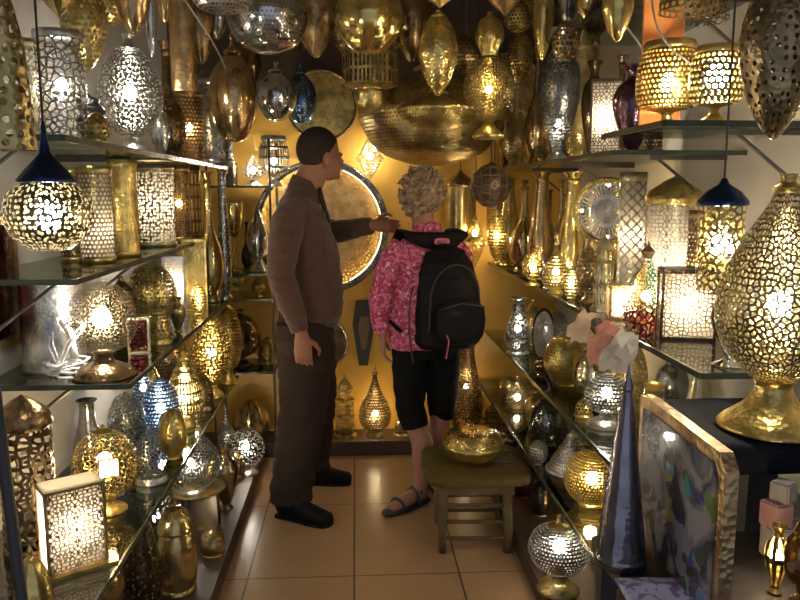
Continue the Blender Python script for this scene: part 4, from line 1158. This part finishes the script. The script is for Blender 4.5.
bm = bmesh.new()
tube(bm, [(0, 0, .745), (0, 0, .80), (0, 0, .92), (0, 0, 1.06), (0, -.01, 1.17), (0, -.01, 1.225), (0, -.005, 1.262), (0, .0, 1.30)],
     [(.178, .128), (.172, .122), (.160, .112), (.168, .114), (.165, .108), (.125, .088), (.07, .065), (.062, .062)], 28, up=(1, 0, 0))
tube(bm, [(-.115, -.01, 1.205), (-.165, -.01, 1.14), (-.20, -.01, 1.06), (-.222, .0, .96), (-.212, .018, .88), (-.202, .032, .82)], [.055, .062, .056, .052, .047, .042], 16)
tube(bm, [(.115, -.01, 1.205), (.165, .0, 1.14), (.20, .04, 1.06), (.205, .10, .99), (.15, .19, 1.0), (.11, .235, 1.02)], [.055, .062, .056, .052, .045, .040], 16)
fuse('jacket', bm, .007, PINK, woman, 3, .008, 12)
LG = plain('leggings_black', (.004, .004, .004), .8, scale=60)
bm = bmesh.new()
tube(bm, [(0, 0, .84), (0, 0, .76), (0, 0, .70)], [(.15, .115), (.158, .12), (.14, .11)], 20, up=(1, 0, 0))
tube(bm, [(-.075, 0, .76), (-.078, .0, .60), (-.078, -.005, .46), (-.062, -.03, .37)], [.088, .082, .068, .062], 18)
tube(bm, [(.075, 0, .76), (.082, .0, .60), (.085, .005, .46), (.088, .02, .40)], [.088, .082, .068, .062], 18)
fuse('leggings', bm, .007, LG, woman, 3, .005, 12)
SD = plain('sandal_navy', (.022, .022, .035), .55)
for q, dd in ((Vector((-.035, -.025, 0)), Vector((-.62, -.25, 0)).normalized()), (Vector((.085, .05, 0)), Vector((.1, 1, 0)).normalized())):
    s = Vector((-dd.y, dd.x, 0)); up = Vector((0, 0, 1))
    bm = bmesh.new()
    tube(bm, [q - dd * .045 + up * .014, q + dd * .02 + up * .014, q + dd * .12 + up * .013, q + dd * .20 + up * .013, q + dd * .225 + up * .012], [(.012, .026), (.013, .036), (.012, .044), (.012, .036), (.008, .018)], 12, up=up)
    o = from_bm('sandal', bm, SD, woman, True)
    for f in (.14, .05):
        bm = bmesh.new()
        hh = .055 if f > .1 else .078
        pts = [q + dd * f + s * .043 * math.cos(a) + up * (.012 + (hh - .012) * math.sin(a)) for a in [PI * i / 8 for i in range(9)]]
        tube(bm, pts, [(.004, .014)] * 9, 8, up=dd)
        from_bm('strap', bm, SD, o, True)
    bm = bmesh.new()
    pts = [q + dd * (.03 - .065 * math.sin(a)) + s * .036 * math.cos(a) + up * .07 for a in [PI * i / 8 for i in range(9)]]
    tube(bm, pts, [(.010, .004)] * 9, 8, up=up)
    from_bm('strap', bm, SD, o, True)

# ------------------------------------------------------------------ backpack
bp_ = thing('backpack', 'black backpack with small pink badge, worn by the woman', 'backpack', (WX, WY, 0), WR)
BK = plain('backpack_black', (.006, .005, .006), .7, var=.3, scale=60)
BK2 = plain('backpack_trim_grey', (.05, .045, .05), .7)
OX = .02
bm = bmesh.new()
tube(bm, [(OX, -.20, .775), (OX, -.20, .80), (OX, -.205, .92), (OX, -.20, 1.04), (OX, -.185, 1.13), (OX, -.165, 1.185), (OX, -.15, 1.20)],
     [(.125, .07), (.148, .092), (.150, .096), (.138, .088), (.118, .070), (.088, .045), (.05, .02)], 24, up=(1, 0, 0))
fuse('main_bag', bm, .007, BK, bp_, 3, .006, 14)
bm = bmesh.new()
superell(bm, (OX + .01, -.305, .90), (.112, .032, .095), .6)
fuse('front_pocket', bm, .006, BK, bp_, 4, .003, 20)
bm = bmesh.new()
pts = [(OX - .112 * math.cos(a), -.272 - .012 * math.sin(a), 1.0 + .14 * math.sin(a)) for a in [PI * i / 14 for i in range(15)]]
tube(bm, pts, .0035, 6)
tube(bm, [(OX - .112, -.272, 1.0), (OX - .125, -.285, .86)], .0035, 6); tube(bm, [(OX + .112, -.272, 1.0), (OX + .125, -.285, .86)], .0035, 6)
from_bm('zipper', bm, BK2, bp_, True)
bm = bmesh.new()
tube(bm, [(OX - .09, -.338, .965), (OX + .0, -.342, .985), (OX + .105, -.338, .965)], .003, 6)
from_bm('pocket_zipper', bm, BK2, bp_, True)
bm = bmesh.new()   # yoke across the shoulders
tube(bm, [(-.135, -.085, 1.255), (-.06, -.105, 1.235), (.02, -.125, 1.225), (.10, -.105, 1.235), (.155, -.085, 1.255)], [(.018, .012), (.034, .012), (.042, .014), (.034, .012), (.018, .012)], 12, up=(0, 0, 1))
from_bm('yoke', bm, BK, bp_, True)
for s in (-1, 1):
    bm = bmesh.new()
    tube(bm, [(s * .10, -.115, 1.225), (s * .115, -.07, 1.268), (s * .115, .0, 1.272), (s * .12, .085, 1.20), (s * .125, .128, 1.08), (s * .15, .118, .96), (s * .185, .02, .88), (s * .168, -.12, .84)],
         [(.007, .028)] * 5 + [(.005, .018), (.004, .012), (.004, .012)], 10, up=(0, 0, 1))
    from_bm('shoulder_strap', bm, BK, bp_, True)
    if s > 0: continue
    bm = bmesh.new()
    tube(bm, [(s * .16 + OX, -.20, 1.05), (s * .182 + OX, -.21, .98), (s * .186 + OX, -.215, .86), (s * .17 + OX, -.22, .72)], [(.003, .007)] * 4, 8)
    from_bm('side_strap', bm, BK2, bp_, True)
bm = bmesh.new()
tube(bm, [(OX - .03, -.15, 1.195), (OX - .025, -.165, 1.215), (OX + .025, -.165, 1.215), (OX + .03, -.15, 1.195)], .006, 8)
from_bm('grab_handle', bm, BK, bp_, True)
bm = bmesh.new(); superell(bm, (OX - .005, -.140, 1.228), (.036, .006, .015), .6, 2)
badge = from_bm('badge', bm, plain('badge_pink', (.55, .14, .25), .5), bp_, True)
badge['label'] = 'small pink badge'
bm = bmesh.new()
for k in range(4):
    x = OX - .027 + k * .0125
    ringv = [(x + .0045 * math.cos(a), -.147, 1.228 + .0065 * math.sin(a)) for a in [2 * PI * i / 10 for i in range(11)]]
    tube(bm, ringv, .0012, 5)
from_bm('emblem', bm, BK, badge, True)
bm = bmesh.new()   # spider like grey mark on the pocket
for a in range(8):
    t0 = a * PI / 4 + .2
    tube(bm, [(OX - .03, -.341, .945), (OX - .03 + .022 * math.cos(t0), -.342, .945 + .012 * math.sin(t0)), (OX - .03 + .03 * math.cos(t0 + .4), -.341, .945 + .018 * math.sin(t0 + .4))], .0012, 5)
from_bm('emblem', bm, BK2, bp_, True)['label'] = 'grey emblem'
bm = bmesh.new(); tube(bm, [(OX - .07, -.315, .885), (OX - .06, -.345, .83), (OX - .075, -.35, .76)], .003, 6)
from_bm('zipper_pull', bm, plain('pull_red', (.4, .08, .1), .5), bp_, True)

# ------------------------------------------------------------------ stool with brass box
ST = plain('stool_wood_worn', (.12, .085, .045), .7, var=.45, scale=25, bump=.5)
st = thing('stool', 'low worn wooden stool with olive cushioned top, beside the woman', 'stool', (.485, 2.965, 0), -.05)
bm = bmesh.new(); superell(bm, (0, 0, .318), (.218, .205, .028), .35)
fuse('cushion', bm, .006, plain('cushion_olive', (.085, .062, .018), .75, var=.4, scale=30, bump=.5), st, 3, .007, 12)
bm = bmesh.new(); box(bm, (-.155, -.155, .25), (.145, .155, .30)); from_bm('seat_frame', bm, ST, st)
for sx in (-1, 1):
    for sy in (-1, 1):
        bm = bmesh.new()
        tube(bm, [(sx * .13 - .008, sy * .135, .285), (sx * .128 - .008, sy * .135, .18), (sx * .134 - .008, sy * .138, .10), (sx * .13 - .008, sy * .135, 0)], [.017, .020, .018, .015], 10)
        from_bm('leg', bm, ST, st, True)
for z in (.06, .13, .20):
    for a, b in (((-.138, -.135), (.122, -.135)), ((-.138, .135), (.122, .135)), ((-.138, -.135), (-.138, .135)), ((.122, -.135), (.122, .135))):
        bm = bmesh.new(); bar(bm, (*a, z), (*b, z), .009, 8); from_bm('rail', bm, ST, st, True)
item('box', 'box', 'flattened round brass box with engraved lid lying on the stool cushion', 'puck', 473, 425, 466, 64, 'gold', None, 0, .345, Y=2.95, n=48, rough=.22)

# ------------------------------------------------------------------ rack near the back wall
rk = thing('display_rack', 'small metal rack with glass shelves behind the man\'s back', 'rack', (-.58, 3.98, .08))
for x in (-.155, .155):
    for y in (-.16, .17):
        bm = bmesh.new(); bar(bm, (x, y, 0), (x, y, 1.62), .006, 8); from_bm('post', bm, STEEL, rk, True)
for z in (.44, .82, .95, 1.39):
    bm = bmesh.new(); box(bm, (-.16, -.165, z - .008), (.16, .175, z)); o = from_bm('shelf', bm, GLASS, rk)
    bm = bmesh.new(); box(bm, (-.162, -.172, z - .01), (.162, -.164, z + .001)); from_bm('edge_strip', bm, EDGE, o)
item(T, 'lamp', 'dark bronze egg lamp on the lowest rack shelf behind the man', 'egg', 241, 309, 372, 40, 'bronze', None, 0, .52, Y=3.98, rough=.2)
item(T, 'lamp', 'small gold dome lamp beside the dark bronze egg on the rack', 'dome', 268, 335, 372, 20, 'gold', 'dots', 0, .52, Y=4.02)
item('goblet', 'goblet', 'yellow gold goblet with tall stem on the middle rack shelf', 'goblet', 234, 203, 272, 22, 'gold', None, 0, 1.03, Y=3.9, rough=.2)
item(T, 'lamp', 'silver egg lamp with a bright reflection next to the gold goblet', 'bulbneck', 258, 206, 272, 22, 'silver', None, 0, 1.03, Y=3.92, rough=.12)
item(B, 'bottle', 'slim dark bottle between goblet and silver egg on the rack', 'bottle', 247, 222, 272, 12, 'dark', None, 0, 1.03, Y=4.0)
item('cup', 'cup', 'little brass cup on the rack shelf above the dark bronze egg', 'goblet', 238, 277, 312, 14, 'gold', None, 0, .90, Y=3.9)
item('cup', 'cup', 'second little brass cup, nearer the man on the same rack shelf', 'urn', 258, 276, 312, 14, 'brass', None, 0, .90, Y=3.92)
item(T, 'lamp', 'tiny star lamp glowing on the top rack shelf', 'bulbneck', 253, 155, 190, 20, 'silver', 'cells', 1, 1.47, Y=3.9, n=8, cell=.014, br=.014)
item(T, 'lamp', 'small clear ribbed lamp glowing above the great round tray', 'drum', 274, 136, 188, 30, 'silver', 'slots', 1, 1.47, Y=4.04, cell=.012, br=.016)
item('canister', 'canister', 'dark metal canister at the wall end of the top rack shelf', 'capcyl', 229, 160, 188, 16, 'dark', None, 0, 1.47, Y=3.92)
# tray stand with silver dome
tx = at(193, 500, 2.98).x
ts = thing('tray_stand', 'low brass tray on thin black legs under the low left shelf', 'stand', (-.655, 2.95, .08))
lathe('tray', [(0, .150), (.08, .150), (.115, .165), (.118, .172), (.108, .168), (.07, .158), (0, .156)], metal('brass', rough=.2), ts, per=2)
for k in range(3):
    a = k * 2 * PI / 3 + .4
    bm = bmesh.new(); tube(bm, [(.085 * math.cos(a), .085 * math.sin(a), .155), (.09 * math.cos(a), .09 * math.sin(a), 0)], .006, 8); from_bm('leg', bm, CABLE, ts, True)
item(T, 'lamp', 'silver dome lamp with swirling cut lines, glowing, on the black legged tray', 'ball', 191, 434, 495, 58, 'silver', 'arabesque', 1, .236, Y=2.95, cell=.012, size=.14, br=.015)

# ------------------------------------------------------------------ front right table and what stands on it
TBL = plain('table_dark', (.03, .025, .025), .5)
t = thing('display_table', 'dark display table in the lower right corner', 'table', (.77, .98, 0))
bm = bmesh.new(); box(bm, (-.33, -.30, .775), (.33, .33, .80)); from_bm('tabletop', bm, TBL, t)
for sx in (-1, 1):
    for sy in (-.27, .30):
        bm = bmesh.new(); box(bm, (sx * .31 - .015, sy - .015, 0), (sx * .31 + .015, sy + .015, .775)); from_bm('leg', bm, TBL, t)
item('cone_shade', 'shade', 'tall violet iridescent glass cone at the front right', 'cone', 624, 360, 592, 54, 'violet', None, 0, .803, Y=1.2, n=24, rough=.15)
# pale paper
g = G('paper_violet_print')
tc = g.n('ShaderNodeTexCoord')
vv = g.n('ShaderNodeTexNoise', i_Vector=tc.outputs['Object'], i_Scale=30.0, i_Distortion=2.0)
c = g.mix(g.n('ShaderNodeMapRange', i_Value=vv.outputs[0], i_1=.5, i_2=.56).outputs[0], (.62, .60, .78), (.25, .2, .4))
PAPER = g.out(g.n('ShaderNodeBsdfPrincipled', i_Base_Color=c, i_Roughness=.6).outputs[0])
bm = bmesh.new()
bmesh.ops.create_grid(bm, x_segments=16, y_segments=16, size=.5)
for v in bm.verts:
    x, y = v.co.x * .16, v.co.y * .22
    v.co = Vector((x, y, .012 + .008 * mnoise.noise(Vector((x * 20, y * 20, 0)))))
bmesh.ops.solidify(bm, geom=bm.faces[:], thickness=.004)
o = from_bm('wrapping_paper', bm, PAPER, None, True); o.location = (.50, 1.02, .80)
tag(o, 'pale violet printed wrapping paper lying at the lower right', 'paper')
# framed board, stands parallel to the aisle
g = G('painted_reflections')  # a mirror's reflections, painted on as patches of colour
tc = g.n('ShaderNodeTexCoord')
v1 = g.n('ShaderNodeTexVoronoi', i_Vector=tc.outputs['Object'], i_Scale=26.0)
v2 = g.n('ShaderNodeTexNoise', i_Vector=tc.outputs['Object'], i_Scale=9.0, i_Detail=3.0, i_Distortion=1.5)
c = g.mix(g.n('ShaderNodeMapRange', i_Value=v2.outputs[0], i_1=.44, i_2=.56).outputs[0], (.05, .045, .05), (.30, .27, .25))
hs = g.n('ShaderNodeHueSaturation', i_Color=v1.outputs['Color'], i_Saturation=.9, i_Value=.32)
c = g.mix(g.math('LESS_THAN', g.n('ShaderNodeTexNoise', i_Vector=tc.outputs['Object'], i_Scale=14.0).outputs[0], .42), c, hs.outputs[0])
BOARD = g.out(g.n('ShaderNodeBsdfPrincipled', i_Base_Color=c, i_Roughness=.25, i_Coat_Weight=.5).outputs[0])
bd = thing('mirror_board', 'brass framed mirror board with reflections painted as colour patches, front right', 'board', (.525, 1.13, .80))
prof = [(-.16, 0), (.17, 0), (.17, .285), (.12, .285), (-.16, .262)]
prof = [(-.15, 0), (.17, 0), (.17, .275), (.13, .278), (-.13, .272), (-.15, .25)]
for nm, sc, x0, x1, mt in (('frame', 1.0, -.008, .012, metal('copper', rough=.3)), ('reflection_face', .86, -.012, -.007, BOARD)):
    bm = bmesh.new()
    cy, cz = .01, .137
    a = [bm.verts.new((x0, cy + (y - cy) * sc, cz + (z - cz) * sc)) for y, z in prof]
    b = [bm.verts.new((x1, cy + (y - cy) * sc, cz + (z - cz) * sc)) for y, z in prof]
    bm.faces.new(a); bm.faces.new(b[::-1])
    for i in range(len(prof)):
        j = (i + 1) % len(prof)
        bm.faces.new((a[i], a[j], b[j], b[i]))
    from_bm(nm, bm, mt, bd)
# black pedestal under the giant lamp
t = thing('pedestal', 'black draped pedestal carrying the giant pierced bulb lamp', 'pedestal', (.80, 1.40, 0))
bm = bmesh.new(); superell(bm, (0, 0, .965), (.19, .16, .035), .35)
from_bm('top', bm, plain('drape_black', (.008, .009, .014), .75), t, True)
bm = bmesh.new(); tube(bm, [(0, 0, 0), (0, 0, .94)], [(.08, .07), (.04, .04)], 4, up=(1, 1, 0)); from_bm('column', bm, TBL, t)
item(T, 'lamp', 'yellow glass lamp glowing in the bottom right corner', 'vase', 777, 525, 592, 26, 'gold', 'slots', 2, .803, Y=1.09, cell=.012, br=.009)
item(T, 'lamp', 'dark bronze lamp cut off by the bottom right corner', 'urn', 805, 505, 600, 44, 'bronze', None, 0, .803, Y=1.05, rough=.25)
# pink and white boxes on the display table
for i, (x, y, z, w, h, lb, cc) in enumerate((
        (.735, 1.20, .803, .044, .060, 'small white box at the bottom of the pile by the right edge', (.40, .36, .33)),
        (.728, 1.20, .863, .040, .045, 'small pink box in the middle of the pile by the right edge', (.45, .25, .24)),
        (.738, 1.20, .908, .034, .036, 'small grey box on top of the pile by the right edge', (.28, .26, .26)))):
    bm = bmesh.new(); box(bm, (-w / 2, -w / 2, 0), (w / 2, w / 2, h)); bmesh.ops.bevel(bm, geom=bm.edges[:], offset=.003, segments=2, affect='EDGES')
    o = from_bm('gift_box', bm, plain('card_%d' % i, cc, .6), None); o.location = (x, y, z); o.rotation_euler = (0, 0, .3 * i)
    tag(o, lb, 'box', 'small boxes by the right edge')
# clear glass goblet vase
t = thing('glass_vase', 'clear violet tinted glass goblet vase left of the giant lamp', 'vase', (at(729, 350, 1.62).x, 1.62, 1.05))
zt = at(729, 290, 1.62).z - 1.05
lathe('vase_body', [(.0, 0), (.035, 0), (.03, .006), (.008, .02), (.02, .05), (.042, .10), (.036, .15), (.018, .19), (.026, zt)], CLEAR, t)
# orange card behind the drum lamp
bm = bmesh.new(); box(bm, (-.06, -.004, 0), (.06, .004, .36))
o = from_bm('card', bm, plain('card_orange', (.62, .26, .10), .7), None); p = at(663, 40, 2.08); o.location = (p.x, 2.08, 1.60); o.rotation_euler = (0, 0, .1)
tag(o, 'orange cardboard sheet standing behind the wide gold drum lamp', 'card')
# paper hanging under the right shelf edge
for px, Y, lb, cc, hh in ((632, 2.08, 'crumpled pink paper hanging from the eye level right shelf', (.72, .42, .36), .12), (612, 2.3, 'crumpled cream paper beside the pink one under the shelf', (.75, .62, .50), .10), (650, 1.95, 'folded white paper hanging over the shelf edge near the square lantern', (.75, .72, .68), .11)):
    rr_ = random.Random(px)
    bm = bmesh.new()
    N_ = 6
    gr = [[bm.verts.new((-.012 * (1 if j_ else 0) + rr_.uniform(-.012, .012) - .05 * (k_ / N_) * (j_ / 5), (k_ / N_ - .5) * .15 + rr_.uniform(-.008, .008), -hh * j_ / 5 * rr_.uniform(.85, 1.1) + rr_.uniform(0, .01))) for k_ in range(N_ + 1)] for j_ in range(6)]
    for j_ in range(5):
        for k_ in range(N_):
            bm.faces.new((gr[j_][k_], gr[j_][k_ + 1], gr[j_ + 1][k_ + 1], gr[j_ + 1][k_]))
    bmesh.ops.solidify(bm, geom=bm.faces[:], thickness=.0015)
    o = from_bm('paper', bm, plain('paper_%d' % px, cc, .7, var=.1), None)
    o.location = (.738, Y, 1.06); tag(o, lb, 'paper')
# black and white bags on the top left shelf
for px, tp, w, lb, cc in ((92, 96, 24, 'crumpled black bag beside the white lit egg lamp', (.012, .012, .014)), (80, 112, 22, 'crumpled white bag behind the black bag on the top left shelf', (.75, .70, .64))):
    Yp = 2.35 if px == 92 else 2.5
    p = at(px, 130, Yp); zt = at(px, tp, Yp).z - 1.56
    bm = bmesh.new(); superell(bm, (0, 0, zt / 2), (w / 2 * Yp / F, .035, zt / 2), .8)
    o = fuse('bag', bm, .006, plain('bag_%d' % px, cc, .35), None, 1, .02, 22)
    o.location = (p.x, Yp, 1.565); tag(o, lb, 'bag')
# white cables on the middle left shelf
WC = plain('cable_white', (.75, .72, .72), .4)
bm = bmesh.new()
rnd = random.Random(3)
for k in range(5):
    pts = []
    for i in range(22):
        a = i * .62 + k * 1.3
        rr = .045 + .03 * math.sin(i * .7 + k)
        pts.append((rr * math.cos(a) * .9, rr * math.sin(a), .006 + .012 * k * (1 + math.sin(i * .5)) / 2 + (.10 if k > 2 else .02) * max(0, math.sin(i * .3 + k))))
    tube(bm, pts, .0032, 6)
tube(bm, [(.03, 0, .05), (.02, .01, .12), (-.01, .02, .15)], [.012, .011, .006], 8)
o = from_bm('cable', bm, WC, None, True); p = at(62, 340, 2.05); o.location = (p.x, 2.05, .942)
tag(o, 'tangle of white cable with plug beside the crackle globe lamp', 'cable')
# loose wires at the top
for lb, pts in (('thin grey wire sagging in front of the wide gold drum lamp', [(650, -20, 1.9), (655, 20, 1.9), (668, 45, 1.9), (690, 64, 1.88), (697, 75, 1.95)]),
                ('grey wire running diagonally down above the wrapped silver cylinder', [(178, -10, 2.3), (200, 22, 2.6), (222, 60, 3.0), (242, 110, 3.4), (256, 150, 3.8)]),
                ('brown wire crossing left of the orange cardboard sheet', [(607, -10, 1.98), (622, 20, 1.98), (640, 45, 1.98), (652, 66, 2.0)])):
    bm = bmesh.new(); tube(bm, smooth_path([tuple(at(*q)) for q in pts], 4), .003, 6)
    tag(from_bm('wire', bm, plain('wire_grey', (.25, .22, .19), .5), None, True), lb, 'wire')
# chain for the blue lidded pendant
# framed red glass mirror on the left wall
t = thing('wall_mirror', 'gold framed mirror with dark red glass on the left wall', 'mirror', (-.978, 2.06, at(8, 280, 2.06).z))
bm = bmesh.new()
for lo, hi in (((0, -.13, -.19), (.02, -.105, .17)), ((0, .105, -.19), (.02, .13, .17)), ((0, -.13, -.19), (.02, .13, -.165)), ((0, -.13, .145), (.02, .13, .17))):
    box(bm, lo, hi)
from_bm('frame', bm, metal('copper'), t)
bm = bmesh.new(); box(bm, (0, -.11, -.17), (.008, .11, .15)); from_bm('glass', bm, metal('red', rough=.1, dim=.3), t)
# black leaning post lower left
bm = bmesh.new(); p0, p1 = at(22, 600, .85), at(-4, 400, .85)
k_ = p0.z / (p1.z - p0.z)
tube(bm, [p0 - (p1 - p0) * k_, p0, p1 + (p1 - p0) * .3], [.008, .007, .007], 8)
tag(from_bm('post', bm, CABLE, None, True), 'thin black leaning post in the lower left corner', 'post')
item('jar', 'jar', 'swirled gold ribbed jar below the box lantern, lower left corner', 'jar', 33, 545, 640, 44, 'gold', None, 0, .30, Y=1.52, rib=.06, ribs=10, n=64, rough=.2)
t = thing('side_table', 'small dark side table under the swirled gold jar', 'table', (at(33, 590, 1.52).x, 1.52, 0))
bm = bmesh.new(); box(bm, (-.11, -.08, .28), (.11, .08, .30)); from_bm('tabletop', bm, TBL, t)
for sx in (-1, 1):
    for sy in (-1, 1):
        bm = bmesh.new(); bar(bm, (sx * .09, sy * .06, 0), (sx * .09, sy * .06, .28), .008); from_bm('leg', bm, TBL, t)

# ------------------------------------------------------------------ camera, light
cd = bpy.data.cameras.new('camera'); cam = bpy.data.objects.new('camera', cd); COL.objects.link(cam)
cam.location = CAM
cam.rotation_euler = Matrix((CR, CU, -CD)).transposed().to_euler()
cd.sensor_width = 36; cd.lens = F / 800 * 36; cd.clip_start = .05
C.camera = cam
w = bpy.data.worlds.new('world'); C.world = w; w.use_nodes = True
bg = w.node_tree.nodes['Background']; bg.inputs[0].default_value = (.75, .82, 1, 1); bg.inputs[1].default_value = .5
C.view_settings.view_transform = 'Standard'
C.view_settings.look = 'None'
C.view_settings.gamma = 1
C.view_settings.exposure = EXPOSURE
C.view_settings.use_curve_mapping = False
C.cycles.use_denoising = True
C.cycles.transparent_max_bounces = 32
C.cycles.max_bounces = 8
C.cycles.sample_clamp_indirect = 6.0
C.cycles.use_light_tree = True
